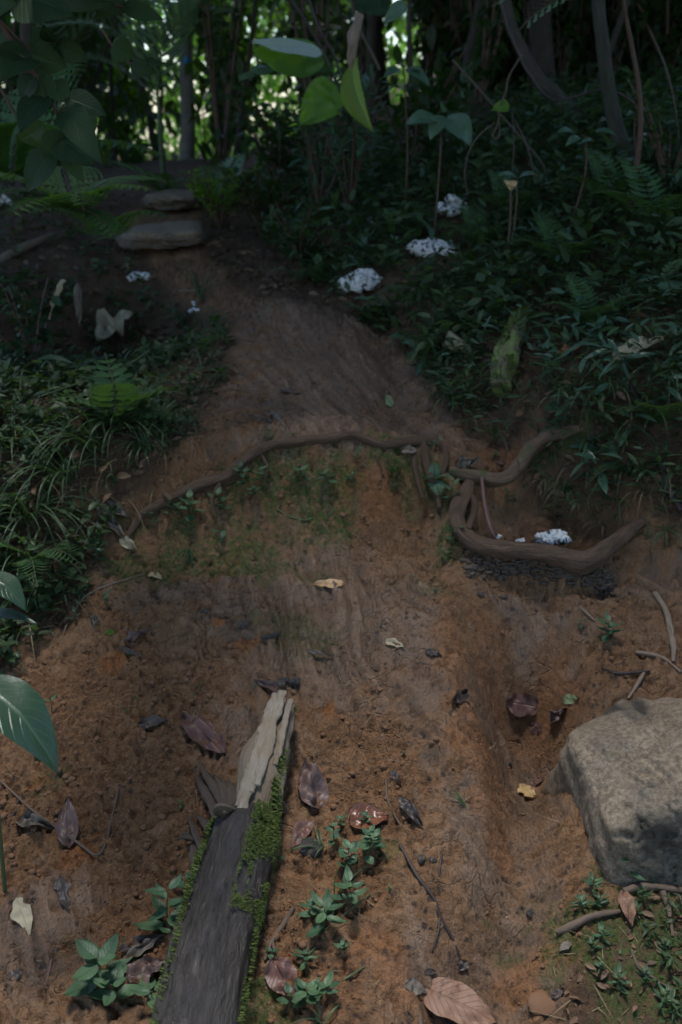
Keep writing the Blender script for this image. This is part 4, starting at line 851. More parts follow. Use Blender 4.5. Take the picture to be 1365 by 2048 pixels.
finish(lb2, 'shiny_ground_cover', M['leaf_blue'], 'bluish shiny leaves scattered among the bank herbs', 'ground cover', kind='stuff', origin=(1, 3.5, .8))
finish(lb, 'ground_cover', M['leaf_cover'], 'dense low green herbs covering the bank beside the path', 'ground cover', kind='stuff', origin=(1, 3.5, .8)); finish(st_, 'herb_stems', M['stem'], 'thin stems of the low herbs on the bank', 'stems', kind='stuff', origin=(1, 3.5, .8))
lb = MB(); st_ = MB()
left_bank = lambda x, y: (x < np.interp(y, *XL) + .05)
hol = lambda x, y: 1 - np.exp(-(((x + .88) / .38) ** 2 + ((y - 3.7) / .4) ** 2))
qa = pts_in(1300, -2.2, 0, 2.0, 6, lambda x, y: vegm(x, y) * left_bank(x, y) * FR(x, y) * (.2 + .8 * clump(x, y)) * hol(x, y) * np.where(y > 4.2, .25, 1)); herbs(lb, st_, qa, .02, .09, .015, .04, T_OV)
finish(lb, 'ground_cover', M['leaf_cover'], 'sparse small herbs on the shaded bank by the dark hollow', 'ground cover', kind='stuff', origin=(-1, 3.5, .8)); finish(st_, 'herb_stems', M['stem'], 'thin stems of the herbs by the dark hollow', 'stems', kind='stuff', origin=(-1, 3.5, .8))
gm = MB()
def grass(n, x0, x1, y0, y1, pred, l0, l1, w=.004, mbx=None, dn=0.0):
    q = pts_in(n, x0, x1, y0, y1, pred); m = len(q); pos = np.stack([q[:, 0], q[:, 1], gz(q[:, 0], q[:, 1]) - .002], 1)
    blades(mbx or gm, pos, rng.uniform(0, 6.28, m), rng.uniform(l0, l1, m), rng.uniform(.6, 1.3, m) * w, rng.uniform(.7, 1.45, m) - dn, rng.uniform(.6, 2.2, m))
grass(2200, -.5, 2.2, 2.3, 4.6, lambda x, y: vegm(x, y) * right_bank(x, y) * FR(x, y) * clump(y * 1.3, x), .05, .17)
grass(1500, -1.4, 0, 1.9, 3.4, lambda x, y: vegm(x, y) * left_bank(x, y) * FR(x, y) * hol(x, y), .05, .15)
grass(120, -.75, -.2, 2.5, 3.3, lambda x, y: (vegm(x, y) > .2) * 1., .03, .08, .003)
finish(gm, 'grass', M['grass'], 'short green grass blades growing on both banks', 'grass', kind='stuff', origin=(0, 3, .7))
gm = MB(); grass(420, -1.2, -.3, 2.0, 3.2, lambda x, y: vegm(x, y) * left_bank(x, y) * FR(x, y), .06, .2, .003, dn=.5); grass(950, .2, 1.8, 2.3, 3.9, lambda x, y: vegm(x, y) * FR(x, y), .05, .16, .003, dn=.6)
finish(gm, 'dry_grass', M['straw'], 'dead straw coloured grass mixed into both banks', 'dry grass', kind='stuff', origin=(0, 3, .7))
# ================================================================== PLANTS
def bez(a, b, c, n): 
    t = np.linspace(0, 1, n)[:, None]; a, b, c = V3(a), V3(b), V3(c); return (1 - t) ** 2 * a + 2 * t * (1 - t) * b + t * t * c
# small seedlings: a stem with opposite pairs of leaves, each leaf a part when it is large in view
def seedling(px, py, h, spread, label, mat='leaf_herb', n=6, Lf=.04, wr=.55, lean=(0, 0), parts=True, group=None, cat='seedling', name='seedling', shape='ovate', stem='stem', y=None, droop=.12, tilt=.25, nodes=None, seed=None, sw=.0012):
    q = random.Random(seed if seed is not None else int(px * 7 + py)); b = P(px, py) if y is None else Q(px, py, y); root_ = empty(name, b); tag(root_, label, cat, group)
    top = b + Vector((lean[0], lean[1], h)); c = bez(b, b + Vector((lean[0] * .3, lean[1] * .3, h * .6)), top, 12); mb = MB(); tube(mb, list(c), [sw * 1.3, sw, sw * .7], 12, 6); mb.build('stem', M[stem], root_)
    pairs = nodes or max(1, n // 2); az = q.uniform(0, 3.14); fol = MB()
    for k in range(pairs):
        t = (k + 1) / pairs; p = V3(c[int(min(11, t * 11))])
        for s in range(2):
            if pairs * 2 > n and k == pairs - 1 and s: continue
            a = az + k * 1.57 + s * math.pi + q.gauss(0, .2); el = tilt + .5 * (t - .5) + q.gauss(0, .15); L = Lf * q.uniform(.8, 1.15) * (1.1 - .35 * t)
            d = np.array([math.cos(a) * math.cos(el), math.sin(a) * math.cos(el), math.sin(el)]); p0 = p + d * L * .08
            m_ = MB() if parts else fol
            leaf(m_, p0, p0 + d * L, L * wr, (0, 0, 1), .2, -droop, shape, 9, 3, .06, r=q.random())
            if parts: m_.build('leaf', M[mat], root_)
    if not parts: fol.build('foliage', M[mat], root_)
    return root_
seedling(205, 1958, .055, .05, 'broad leaved seedling with toothed leaves left of the log foot', n=8, Lf=.062, wr=.62, lean=(0, -.01), seed=3)
seedling(335, 1862, .085, .05, 'tall seedling with paired leaves leaning over the log edge', n=10, Lf=.052, wr=.5, lean=(.005, .01), seed=4)
seedling(300, 1990, .03, .04, 'low seedling hidden under the broad leaved one by the log', n=5, Lf=.055, wr=.5, lean=(.01, -.02), seed=5)
seedling(372, 1790, .035, .04, 'small seedling pressed against the mossy edge of the log', n=4, Lf=.035, wr=.6, seed=6)
seedling(650, 1850, .05, .05, 'spreading seedling with pointed dark leaves right of the log', n=8, Lf=.055, wr=.42, lean=(0, -.01), seed=7)
seedling(690, 1740, .06, .05, 'bushy rounded seedling beneath the glossy brown leaf', n=9, Lf=.03, wr=.75, lean=(.01, -.01), seed=8)
seedling(668, 1700, .045, .04, 'little seedling with round bright leaves beside the log grass', n=5, Lf=.024, wr=.75, seed=9)
seedling(730, 1720, .045, .05, 'seedling with blue green round leaves over the smooth clay', n=7, Lf=.032, wr=.7, lean=(.02, 0), seed=10)
seedling(612, 1925, .02, .03, 'star shaped tuft of narrow leaves above the orange soil', n=8, Lf=.032, wr=.33, seed=11, tilt=.5)
seedling(545, 1912, .012, .02, 'tiny four leaved sprout in the dark beside the log', n=4, Lf=.017, wr=.7, seed=12)
seedling(615, 2000, .025, .04, 'creeping seedling with pale stem at the bottom edge', n=8, Lf=.036, wr=.55, seed=13)
seedling(580, 2015, .03, .03, 'round leaved bottom sprout left of the creeping seedling', n=5, Lf=.026, wr=.7, seed=14)
seedling(560, 1722, .012, .02, 'minute sprout growing at the side of the log', n=4, Lf=.012, wr=.6, parts=False, seed=15)
seedling(1215, 1275, .04, .05, 'seedling with drooping oval leaves above the boulder', n=10, Lf=.036, wr=.5, seed=16)
seedling(1160, 1255, .015, .03, 'small sprout left of the drooping oval seedling', n=4, Lf=.022, wr=.45, seed=17)
seedling(1215, 1745, .062, .03, 'thin stemmed sprout with three round leaves in front of the boulder', n=3, Lf=.024, wr=.75, nodes=2, seed=18)
seedling(1255, 1760, .05, .03, 'seedling with two long drooping leaves against the boulder foot', n=4, Lf=.045, wr=.4, seed=19, tilt=.0)
for i, (px, py, h, L, n_, wr, lb_) in enumerate([(700, 1800, .05, .04, 8, .5, 'dark seedling above the long pale creeping stem'), (640, 1830, .03, .034, 6, .5, 'toothed seedling close to the log shadow'), (745, 1690, .04, .028, 8, .7, 'round leaved seedling high in the group right of the log'), (680, 1655, .03, .02, 6, .7, 'tiny bright pair leaved sprout beside the arching grass'), (640, 1990, .03, .034, 8, .5, 'toothed seedling low on the slope near the log'), (690, 1900, .02, .018, 6, .6, 'small sprout on the crumbs below the creeping stem'), (230, 1995, .04, .05, 7, .6, 'large leaves of a second broad seedling at the bottom'), (365, 1880, .03, .04, 5, .5, 'spotted leaved sprout under the tall seedling'), (720, 1650, .03, .02, 8, .6, 'fine sprout in front of the glossy brown leaf')]):
    seedling(px, py, h, .02, lb_, 'leaf_herb', n_, L, wr, seed=200 + i, lean=(random.gauss(0, .01), -.01))
stick([(600, 2010), (640, 1990), (690, 1960), (730, 1935)], .0022, 'long pale creeping stem near the bottom seedlings', 'stem', cat='stem', name='stem')
stick([(640, 1870), (690, 1830), (740, 1790)], .0022, 'pale creeping stem crossing the group of seedlings', 'stem', cat='stem', name='stem')
for i, (px, py, h, L, lb_) in enumerate([(1185, 1782, .03, .022, 'upper rosette of narrow leaves under the boulder'), (1198, 1812, .02, .02, 'second rosette of narrow leaves below the upper one'), (1160, 1815, .02, .02, 'rosette of narrow leaves next to the rotten branch'), (1205, 1880, .025, .022, 'rosette with a pale stem beside the striped leaf'), (1185, 1900, .02, .018, 'small rosette under the end of the rotten branch'), (1235, 1975, .03, .026, 'rosette with a round leaf low on the mossy corner'), (1290, 1958, .02, .018, 'pale green sprig under the striped leaf'), (1330, 1900, .02, .016, 'pale green sprig beside the striped leaf tip'), (1340, 1760, .03, .03, 'dark green sprout above the pale branch'), (1330, 2010, .03, .024, 'mossy corner sprout near the lowest edge'), (1270, 1830, .02, .018, 'sprig growing behind the limp brown leaf'), (1200, 1940, .015, .014, 'tiny sprig on the mossy corner rim')]):
    seedling(px, py, h, .02, lb_, 'leaf_herb', 10, L, .36, seed=30 + i, parts=False, tilt=.45, cat='rosette', name='rosette')
for i, (px, py, h, L, n_, wr, lb_) in enumerate([
    (345, 1030, .03, .026, 6, .6, 'mottled round leaved plant at the low end of the long root'), (385, 1035, .05, .036, 8, .6, 'largest leafy seedling hanging along the long root'), (440, 1020, .04, .03, 7, .6, 'seedling with heart shaped leaves below the root'),
    (445, 1090, .035, .024, 3, .6, 'three leaved sprout alone on the moss patch'), (310, 1040, .02, .022, 6, .5, 'dark sprout at the very end of the long root'), (490, 965, .04, .028, 8, .5, 'leafy sprout touching the underside of the long root'),
    (525, 960, .03, .024, 8, .5, 'bushy sprout in the moss under the root arch'), (515, 990, .02, .022, 6, .6, 'low sprout with blue green leaves on the bank moss'), (608, 955, .02, .030, 6, .5, 'flat rosette seedling in the middle of the mossy bank'), (655, 960, .02, .028, 7, .5, 'flat rosette seedling right beside the middle one'),
    (590, 965, .02, .018, 6, .4, 'little mossy sprout between the rosettes'), (715, 920, .03, .014, 8, .5, 'feathery sprout under the highest bend of the root'), (700, 960, .02, .012, 8, .5, 'fine leaved sprout on the crumbly red bank'), (900, 1000, .05, .03, 6, .4, 'hanging sprout with long leaves beside the bare root bend'), (905, 1085, .04, .02, 8, .65, 'round leaved sprout at the corner of the thick root'), (895, 1115, .02, .014, 5, .6, 'small sprout below the corner of the thick root'),
    (860, 895, .02, .014, 8, .5, 'tiny fern like sprig in the fork of the long root'), (540, 880, .03, .016, 6, .5, 'faint sprout standing behind the long root'), (790, 980, .015, .012, 6, .5, 'little sprig near the small fern'), (990, 915, .015, .014, 4, .6, 'grey green sprig where the roots cross')]):
    h *= 1.15; L *= 1.25; seedling(px, py, h, .02, lb_, 'leaf_herb', n_ + 2, L, wr, seed=60 + i, parts=L > .033, lean=(random.gauss(0, .01), -.01))
for i, (px, py, h, L, n_, lb_) in enumerate([(105, 1425, .03, .026, 3, 'three leaved sprout at the left edge of the crumbly clay'), (150, 1240, .02, .024, 5, 'sprout lying over the bank edge'), (160, 1205, .03, .03, 6, 'dark seedling with blue leaves above the bank edge'), (195, 1125, .05, .032, 8, 'shaded seedling among the dry grass'), (200, 1085, .04, .03, 6, 'dusky seedling at the foot of the grass'), (212, 1210, .03, .026, 4, 'sprout with pointed leaves on the bank rim'), (30, 1330, .03, .03, 4, 'bright narrow sprout beneath the big glossy leaves'),
    (808, 1510, .008, .009, 4, 'pinhead sprout on the crumbly clods'), (365, 1615, .012, .014, 4, 'tiny sprout left of the log splinters'), (255, 1425, .008, .008, 4, 'pinhead sprout near the crumpled blackish leaf'), (275, 1400, .006, .007, 4, 'pinhead sprout on the dark crumbs'), (825, 1160, .01, .010, 4, 'tiny sprout on the crest of the smooth clay'), (870, 1185, .008, .009, 4, 'speck of green sprout in the brown streaks'), (258, 1315, .012, .012, 5, 'tiny sprout beside the orange soil spot'), (510, 1375, .006, .008, 3, 'tiny sprout above the folded dry leaf'), (790, 1165, .006, .008, 3, 'green speck left of the crest sprout'), (1015, 1128 - 120, .03, .03, 6, 'weak seedling in the bowl behind the thick root'), (650, 1128, .008, .008, 4, 'sprout speck on the olive moss'), (780, 1262 + 520, .01, .012, 4, 'small sprout at the base of the bent stem')]):
    seedling(px, py, h, .02, lb_, 'leaf_herb' if i > 6 or i == 0 else 'leaf_blue', n_, L, .5, seed=90 + i, parts=L > .025)
# tufts of grass on bare places
def tuft(px, py, n, L, w, label, mat='grass', y=None, up=1.1, bend=1.4, az=None, azs=3.2, cat='grass tuft', group=None):
    b = P(px, py) if y is None else Q(px, py, y); mb = MB(); r_ = np.random.default_rng(int(px + py)); pos = np.tile(V3(b), (n, 1)) + r_.normal(0, L * .05, (n, 3)) * [1, 1, 0]
    blades(mb, pos, (r_.uniform(0, 6.28, n) if az is None else az + r_.normal(0, azs, n)), L * r_.uniform(.6, 1.1, n), np.full(n, w), up + r_.normal(0, .2, n), bend * r_.uniform(.6, 1.3, n), 9)
    return finish(mb, 'grass_tuft', M[mat], label, cat, group, origin=b)
tuft(380, 1100, 12, .09, .004, 'grass tuft hanging down the moss patch', up=.6, bend=2.2, az=-1.57, azs=.7)
tuft(398, 1385, 4, .035, .003, 'lone little grass tuft on the clay above the reddish leaf')
tuft(400, 1410, 5, .05, .0025, 'withered white roots of the lone grass tuft', 'straw', up=-.1, bend=.0, az=-1.57, azs=.3)
tuft(645, 1700, 9, .09, .005, 'arching grass tuft right of the log', up=1.0, bend=1.9, az=3.0, azs=.9)
tuft(680, 1790, 7, .09, .006, 'upright broad grass among the seedlings right of the log', up=1.3, bend=.6)
tuft(930, 1615, 4, .05, .005, 'small grass sprig growing on the smooth clay ridge', up=1.0, bend=.7, az=2.3, azs=.4)
tuft(640, 2048, 6, .08, .005, 'grass blades rising from the lowest edge near the log')
tuft(1180, 1150, 9, .07, .005, 'grass tuft at the low side of the thick root')
tuft(1140, 1165, 6, .09, .004, 'pale drooping grass next to the thick root', 'straw', bend=2.2)
tuft(1290, 1080, 10, .08, .004, 'grass tuft where the thick root enters the bank')
tuft(1060, 905, 8, .06, .004, 'bright grass on the mossy curving root')
tuft(405, 600, 12, .32, .007, 'tall dark grass standing at the bend of the path', up=1.2, bend=1.4)
tuft(370, 640, 10, .22, .008, 'arching grass over the dark hollow', up=.9, bend=1.4)
for i, (px, py, L, lb_) in enumerate([(60, 1040, .30, 'large clump of long arching grass on the shaded bank'), (190, 900, .28, 'grass clump with broad blades behind the fern'), (20, 900, .3, 'tall grass clump at the far side of the shaded bank'), (130, 960, .26, 'grass clump leaning toward the dry grass'), (240, 860, .22, 'grass clump beside the toothed fern'), (60, 1130, .2, 'low grass clump above the big glossy leaves'), (330, 850, .16, 'short grass clump at the path shoulder'), (290, 905, .14, 'grass clump mixed with straw above the root end')]):
    tuft(px, py, 34, L, .0075, lb_, up=1.15, bend=2.0, azs=3, group='grass clumps on the shaded bank')
for i, (px, py, L, lb_) in enumerate([(905, 800, .16, 'grass clump hanging beside the upper clay path'), (1130, 800, .2, 'grass clump right of the rotten log'), (1210, 790, .24, 'tall grass clump in front of the pale leaf'), (1300, 850, .26, 'large grass clump low on the green bank'), (1180, 890, .16, 'grass clump above the mossy curving root'), (1250, 950, .18, 'drooping grass clump over the bare bank edge'), (1330, 760, .26, 'upright broad grass beside the pale leaf'), (1130, 980, .12, 'thin grass clump hanging into the bowl'), (760, 640, .18, 'grass clump beside the round white clump'), (850, 600, .2, 'grass clump between the white clumps')]):
    tuft(px, py, 24, L, .0055, lb_, up=1.1, bend=2.2, azs=3, group='grass clumps on the green bank')
for i, (px, py, L, lb_) in enumerate([(1100, 900, .1, 1), (1180, 930, .12, 1), (1090, 960, .09, 0), (1230, 1000, .12, 1), (1160, 1000, .1, 0), (1290, 990, .12, 0), (1330, 1060, .1, 1), (1040, 840, .1, 1), (960, 790, .09, 0), (900, 720, .1, 1), (1200, 1050, .09, 0), (1260, 880, .13, 1), (1345, 950, .13, 1), (820, 680, .09, 1)]):
    tuft(px, py, 14, L, .005 if lb_ else .003, 'tuft of thin green grass drooping over the bare lower edge of the bank' if lb_ else 'tuft of dead straw drooping over the bare lower edge of the bank', 'grass' if lb_ else 'straw', up=.8, bend=2.3, azs=3, group='green tufts at the bank edge' if lb_ else 'straw tufts at the bank edge')
# straw bunch
tuft(245, 1110, 24, .16, .003, 'bunch of long dead straw fallen from the bank edge', 'straw', up=.3, bend=.6, az=1.2, azs=1.0, cat='straw')
tuft(330, 900, 16, .13, .003, 'hanging bleached straw beside the path shoulder', 'straw', up=.6, bend=2.2, cat='straw')
# ---- ferns
def frond(mb, a, dirv, L, pin, n=16, up=(0, 0, 1), arch=.35, drop=1.15, bi=False, w=.22, taper='fern', stem=None, tiltp=.0, fwd=.35, sr=.0018):
    a = V3(a); d = V3(dirv); d = d / np.linalg.norm(d); up = V3(up); s = np.cross(d, up); s /= np.linalg.norm(s) + 1e-9; u2 = np.cross(s, d)
    T_ = np.linspace(0, 1, n * 2 + 4); c = a + d * (L * T_[:, None]) + u2 * (L * arch * (np.sin(T_ * 1.9) - T_ * drop))[:, None]
    if stem is not None: tube(stem, [Vector(p) for p in c[::4]] + [Vector(c[-1])], [sr, sr * .7, sr * .3], n, 5)
    for k in range(n):
        t = (k + 1.2) / (n + 1.2); i = int(t * (len(c) - 1)); p = c[i]; tv = c[min(i + 1, len(c) - 1)] - c[i - 1]; tv = tv / np.linalg.norm(tv)
        l_ = pin * (math.sin(math.pi * min(1, t * .75 + .22)) ** .8 if taper == 'fern' else math.sin(math.pi * (t * .8 + .12)) ** .6)
        for sg in (-1, 1):
            pd = s * sg + tv * fwd + u2 * (tiltp - .05 * random.random()); pd /= np.linalg.norm(pd); nn = np.cross(tv, s) * -1; nn = u2
            if not bi: leaf(mb, p, p + pd * l_, l_ * w, nn, .15, -.10, 'lance', 7, 1, 0, serr=.35)
            else:
                m = 6
                for j in range(m):
                    tt = (j + .6) / m; pp = p + pd * l_ * tt - np.array([0, 0, 1]) * l_ * .12 * tt ** 2; ll = l_ * .36 * (1 - tt * .7)
                    for s3 in (-1, 1):
                        dd = tv * s3 * .9 + pd * .45; dd /= np.linalg.norm(dd); leaf(mb, pp, pp + dd * ll, ll * .62, nn, .1, -.1, 'lance', 4, 1)
    return c
def fern(px, py, fronds, label, mat='fern', y=None, bi=False, name='fern', cat='fern', group=None, w=.22, n=14, dz=0, drop=1.15):
    b = (P(px, py) if y is None else Q(px, py, y)) + Vector((0, 0, dz)); root_ = empty(name, b); tag(root_, label, cat, group); st = MB()
    for (dx, dy, dz_, L, pin) in fronds:
        f = MB(); frond(f, b, (dx, dy, dz_), L, pin, n, bi=bi, w=w, stem=st, arch=.55, drop=drop); f.build('frond', M[mat], root_)
    st.build('stalk', M['stem_b'] if bi else M['stem'], root_); return root_
fern(235, 850, [(.5, -.25, .35, .26, .085), (.1, -.4, .5, .22, .075), (-.5, -.3, .35, .22, .07), (.7, -.1, .1, .2, .06), (-.1, .2, .8, .2, .07)], 'toothed pinnate fern with broad leaflets on the shaded bank', w=.30, n=9)
fern(60, 1120, [(.6, -.4, .2, .2, .06), (.2, -.5, .1, .2, .06), (-.3, -.4, .3, .2, .06)], 'dark fine fern drooping above the big glossy leaves', bi=False, w=.18, n=16)
fern(868, 960, [(-.3, -.5, .25, .06, .022), (.5, -.4, .3, .06, .02), (0, .1, .9, .05, .018), (.1, -.8, -.2, .07, .025)], 'small pale fern growing under the bend of the long root', 'fern_pale', w=.4, n=9)
fern(790, 945, [(-.4, -.3, .5, .05, .016), (.4, -.3, .5, .05, .016), (0, -.5, .3, .05, .016)], 'tiny bright fern in the mossy bank beneath the root', 'fern', w=.4, n=9)
fern(1325, 600, [(-.55, -.35, .05, .10, .04), (.25, -.4, .45, .12, .045), (-.05, -.8, -.25, .11, .045), (.6, -.3, .1, .1, .04)], 'silvery green deeply cut leaf rosette on the bank', 'fern_pale', w=.42, n=7, name='cut_leaf_plant', cat='plant', dz=.06)
fern(1320, 850, [(.2, -.5, .45, .16, .05), (-.4, -.4, .4, .16, .05), (-.7, -.2, .3, .16, .05)], 'fresh green fern near the low edge of the green bank', 'fern', w=.24, n=13)
for i, (px, py, s, lb_) in enumerate([(1230, 430, 1., 'feathery fern high on the green bank'), (1310, 470, 1.1, 'spreading fern at the far side of the green bank'), (1020, 440, .8, 'small fern in the dark behind the yellow leaf'), (1120, 540, .8, 'fern hidden in the herbs of the bank'), (1180, 660, .7, 'fern beside the cut leaf rosette'), (960, 500, .7, 'fern near the ragged white clump')]):
    fern(px, py, [(.6 * s, -.3, .45, .3 * s, .08 * s), (-.6, -.3, .4, .3 * s, .08 * s), (.1, -.6, .4, .28 * s, .07 * s), (-.2, .4, .6, .3 * s, .08 * s), (.7, .3, .4, .28 * s, .07 * s)], lb_, 'fern', w=.2, n=15, group='ferns on the green bank')
# tall dark fern at the left and the palms beyond
b = P(160, 560); 
fern(160, 560, [(.8, -.15, .55, .27, .10), (-.65, -.3, .55, .36, .12), (-.9, .1, .35, .4, .12), (.3, -.8, .45, .28, .10), (.7, .5, .6, .32, .11), (-.3, .8, .6, .42, .13), (-.35, -.8, .35, .28, .10), (.65, -.5, .0, .2, .08)], 'large dark lacy fern bush beside the hollow', 'fern_lit', bi=True, n=12, w=.3, y=3.25, dz=.22, drop=1.75)
fern(30, 420, [(.9, -.2, .5, .7, .2), (-.6, -.3, .6, .7, .2), (.3, -.6, .6, .6, .18), (1., .3, .3, .7, .18), (.2, .4, .9, .7, .2)], 'tall bright fern growing behind the dark lacy fern', 'fern_lit', bi=True, n=14, w=.3, y=4.4, dz=.12, drop=1.7)
fern(215, 500, [(.8, -.4, .3, .3, .1), (-.6, -.4, .3, .3, .1), (.2, -.8, .1, .3, .1)], 'low fern leaning over the hollow rim', 'fern_lit', bi=True, n=11, w=.3, y=3.7, dz=.05)
def palm(px, py, y, fr, label, mat='palm', n=26, w=.075, name='palm_plant', h=.5, cat='palm'):
    b = Q(px, py, y); b.z = float(gz(b.x, b.y)); root_ = empty(name, b); tag(root_, label, cat); st = MB()
    top = b + Vector((0, 0, h)); tube(st, [b, b.lerp(top, .5), top], [.02, .018, .012], 8, 8)
    for (dx, dy, dz, L, pin) in fr:
        f = MB(); frond(f, top, (dx, dy, dz), L, pin, n, w=w, stem=st, arch=.8, taper='palm', fwd=.8, sr=.006); f.build('frond', M[mat], root_)
    st.build('stalk', M['stem'], root_); return root_
palm(330, 400, 7.0, [(.55, -.3, .75, .75, .36), (.25, -.5, 1.0, .7, .34), (-.6, -.2, .5, .8, .3), (-.9, -.1, .2, .8, .28)], 'pale green palm seedling arching over the far path', n=13)
palm(120, 395, 7.5, [(1, -.2, .55, 1.3, .30), (.5, -.3, .9, 1.0, .3), (-.5, -.3, .8, 1.0, .3)], 'palm with a long drooping pale frond behind the ferns', n=18)
def reach_palm():
    top = Q(1245, -8, 3.5); b = G(top.x + .12, 3.6); root_ = empty('palm_plant', b); tag(root_, 'dark palm reaching in from above beside the leaning trunk', 'palm'); st = MB(); tube(st, [b, b.lerp(top, .5) + Vector((.05, 0, 0)), top], [.012, .009, .006], 12, 6)
    for dx, dy, dz, L, pin in [(-1, -.1, .0, .42, .13), (-1, -.3, -.22, .36, .12), (-.9, .1, .22, .4, .13), (.6, -.5, -.1, .4, .12)]:
        f = MB(); frond(f, top, (dx, dy, dz), L, pin, 13, w=.13, stem=st, arch=.4, taper='palm', fwd=.8, sr=.004); f.build('frond', M['palm'], root_)
    st.build('stalk', M['stem_b'], root_)
reach_palm()
fern(450, 400, [(.5, -.5, .35, .34, .12), (-.1, -.6, .5, .34, .12), (-.7, -.3, .3, .34, .11), (.9, -.2, .25, .36, .11), (.2, .3, .6, .3, .1)], 'pale bluish fern beside the stone steps', 'fern_pale', w=.24, n=12, y=5.6)
fern(330, 395, [(.5, -.4, .3, .3, .09), (-.5, -.5, .3, .3, .09), (0, -.6, .4, .3, .09)], 'drooping dark fern above the stone steps', 'fern', w=.22, n=14, y=6.0)
fern(600, 560, [(-.5, -.4, .25, .16, .06), (.4, -.5, .3, .16, .06), (0, -.6, .1, .16, .06)], 'pale fern in the herbs at the inner bend of the path', 'fern_pale', w=.3, n=9)
fern(735, 625, [(-.6, -.4, .2, .13, .05), (.5, -.5, .25, .13, .05), (0, -.7, .2, .13, .05)], 'grey green fern under the round white clump', 'fern_pale', w=.35, n=8)
# ---- big glossy leaves entering from the left
def bigleaf(base_, tip, w, label, mat='leaf_big', shape='ovate', fold=.12, droop=.12, up=(0, 0, 1), name='broad_leaf_plant', stem_to=None, cat='plant', more=None, wav=.02):
    b = Vector(base_); root_ = empty(name, b); tag(root_, label, cat); mb = MB()
    g = Vector(stem_to) if stem_to is not None else G(b.x - .05, b.y + .02)
    tube(mb, [g, g.lerp(b, .5) + Vector((0, 0, .02)), b], [.004, .003, .0022], 12, 6)
    for (bb, tt, ww, ff) in [(base_, tip, w, fold)] + (more or []):
        m_ = MB(); leaf(m_, bb, tt, ww, up, ff, droop, shape, 15, 5, wav); m_.build('leaf', M[mat], root_)
        if Vector(bb) != b: tube(mb, [b, b.lerp(Vector(bb), .5), Vector(bb)], [.0025, .002, .002], 6, 5)
    mb.build('stem', M['stem'], root_); return root_
bigleaf(Q(-70, 1360, 1.25), Q(118, 1548, 1.18), .105, 'big glossy dark green leaf drooping over the clay edge', droop=.16, fold=.05)
bigleaf(Q(-40, 1150, 1.45), Q(52, 1222, 1.42), .062, 'pair of smooth green leaves one above the other at the picture edge', droop=.14, more=[(Q(-70, 1250, 1.45), Q(76, 1248, 1.42), .045, .1)])
bigleaf(Q(-60, 1330, 1.4), Q(10, 1352, 1.4), .05, 'small green leaf tip just above the big glossy leaf', droop=.1)
bigleaf(Q(48, 738, 2.9), Q(148, 728, 2.85), .075, 'single broad dark leaf floating over the dark hollow', droop=.14, fold=.15, stem_to=P(40, 800))
bigleaf(Q(250, 735, 2.9), Q(300, 690, 2.9), .05, 'dark oval leaf behind the toothed fern', mat='leaf_dark', stem_to=P(240, 800), more=[(Q(60, 800, 2.6), Q(98, 785, 2.6), .05, .1), (Q(300, 700, 3.0), Q(292, 690, 3.0), .02, .1)])
bigleaf(Q(1238, 1880, 1.42), Q(1385, 1930, 1.36), .040, 'long striped green leaf arching over the mossy corner', mat='leaf_herb', shape='lance', droop=.18, fold=.1, stem_to=P(1240, 1910))
# ---- overhanging branch with dark leaves, top left
def branch_leaves(pts, label, leaves, mat='leaf_dark', name='overhanging_branch', cat='branch', r=.006, sub=None):
    w = [Q(*p) for p in pts]; root_ = empty(name, w[0]); tag(root_, label, cat); mb = MB(); tube(mb, w, [r, r * .8, r * .4], len(w) * 6, 7, .1)
    for e in (sub or []): tube(mb, [Q(*p) for p in e], [r * .5, r * .4, r * .25], len(e) * 5, 5)
    mb.build('stem', M['stem_b'], root_)
    y0_ = pts[1][2]; xs = [p[0] for p in pts]; lo, hi = min(xs) - 40, max(xs) + 150
    for k in range(26):   # unseen extra leaves added above the frame to shade the lower ones
        px_, py_ = random.uniform(lo, hi), random.uniform(-330, -40); A = Q(px_, py_, y0_ + random.uniform(-.12, .25)); an = random.uniform(0, 6.28); m_ = MB(); leaf(m_, A, A + Vector((math.cos(an), math.sin(an), -.3)) * .12, .075, (0, 0, 1), .15, .1, 'ovate', 9, 2); m_.build('leaf', M[mat], root_)
    for (a, b, wd) in leaves:
        m_ = MB(); A, B = Q(*a), Q(*b); leaf(m_, A, B, wd, (random.gauss(0, .35), -1, .1 + random.gauss(0, .2)), .15, .10, 'ovate', 11, 3, .03); m_.build('leaf', M[mat], root_)
    return root_
D = 1.9
branch_leaves([(-60, -40, D), (5, 55, D), (60, 135, D), (110, 215, D), (130, 300, D)], 'drooping twig with dark oval leaves hanging at the top corner',
    [((30, 95, D), (-60, 95, D + .1), .05), ((62, 100, D), (118, 72, D), .045), ((115, 85, D), (88, 48, D - .05), .04), ((112, 90, D), (175, 112, D), .045), ((100, 95, D), (62, 55, D), .045), ((60, 105, D), (-20, 112, D), .05), ((58, 118, D), (-5, 168, D - .1), .085), ((62, 105, D), (135, 132, D), .06), ((80, 150, D), (102, 220, D), .055), ((105, 165, D), (138, 205, D), .045), ((130, 195, D), (215, 232, D), .05), ((95, 190, D), (40, 265, D - .05), .065), ((130, 210, D), (205, 330, D - .1), .06), ((125, 235, D), (182, 262, D), .05), ((140, 270, D), (92, 330, D), .075), ((120, 275, D), (188, 330, D - .05), .075), ((110, 300, D), (55, 385, D), .065), ((125, 300, D), (168, 365, D), .035), ((150, 255, D), (222, 330, D), .04), ((70, 150, D), (45, 205, D), .05)],
    sub=[[(110, 215, D), (150, 270, D), (220, 330, D)], [(-20, 20, D), (60, 95, D), (115, 85, D)], [(0, 175, D), (40, 240, D), (60, 260, D)]])
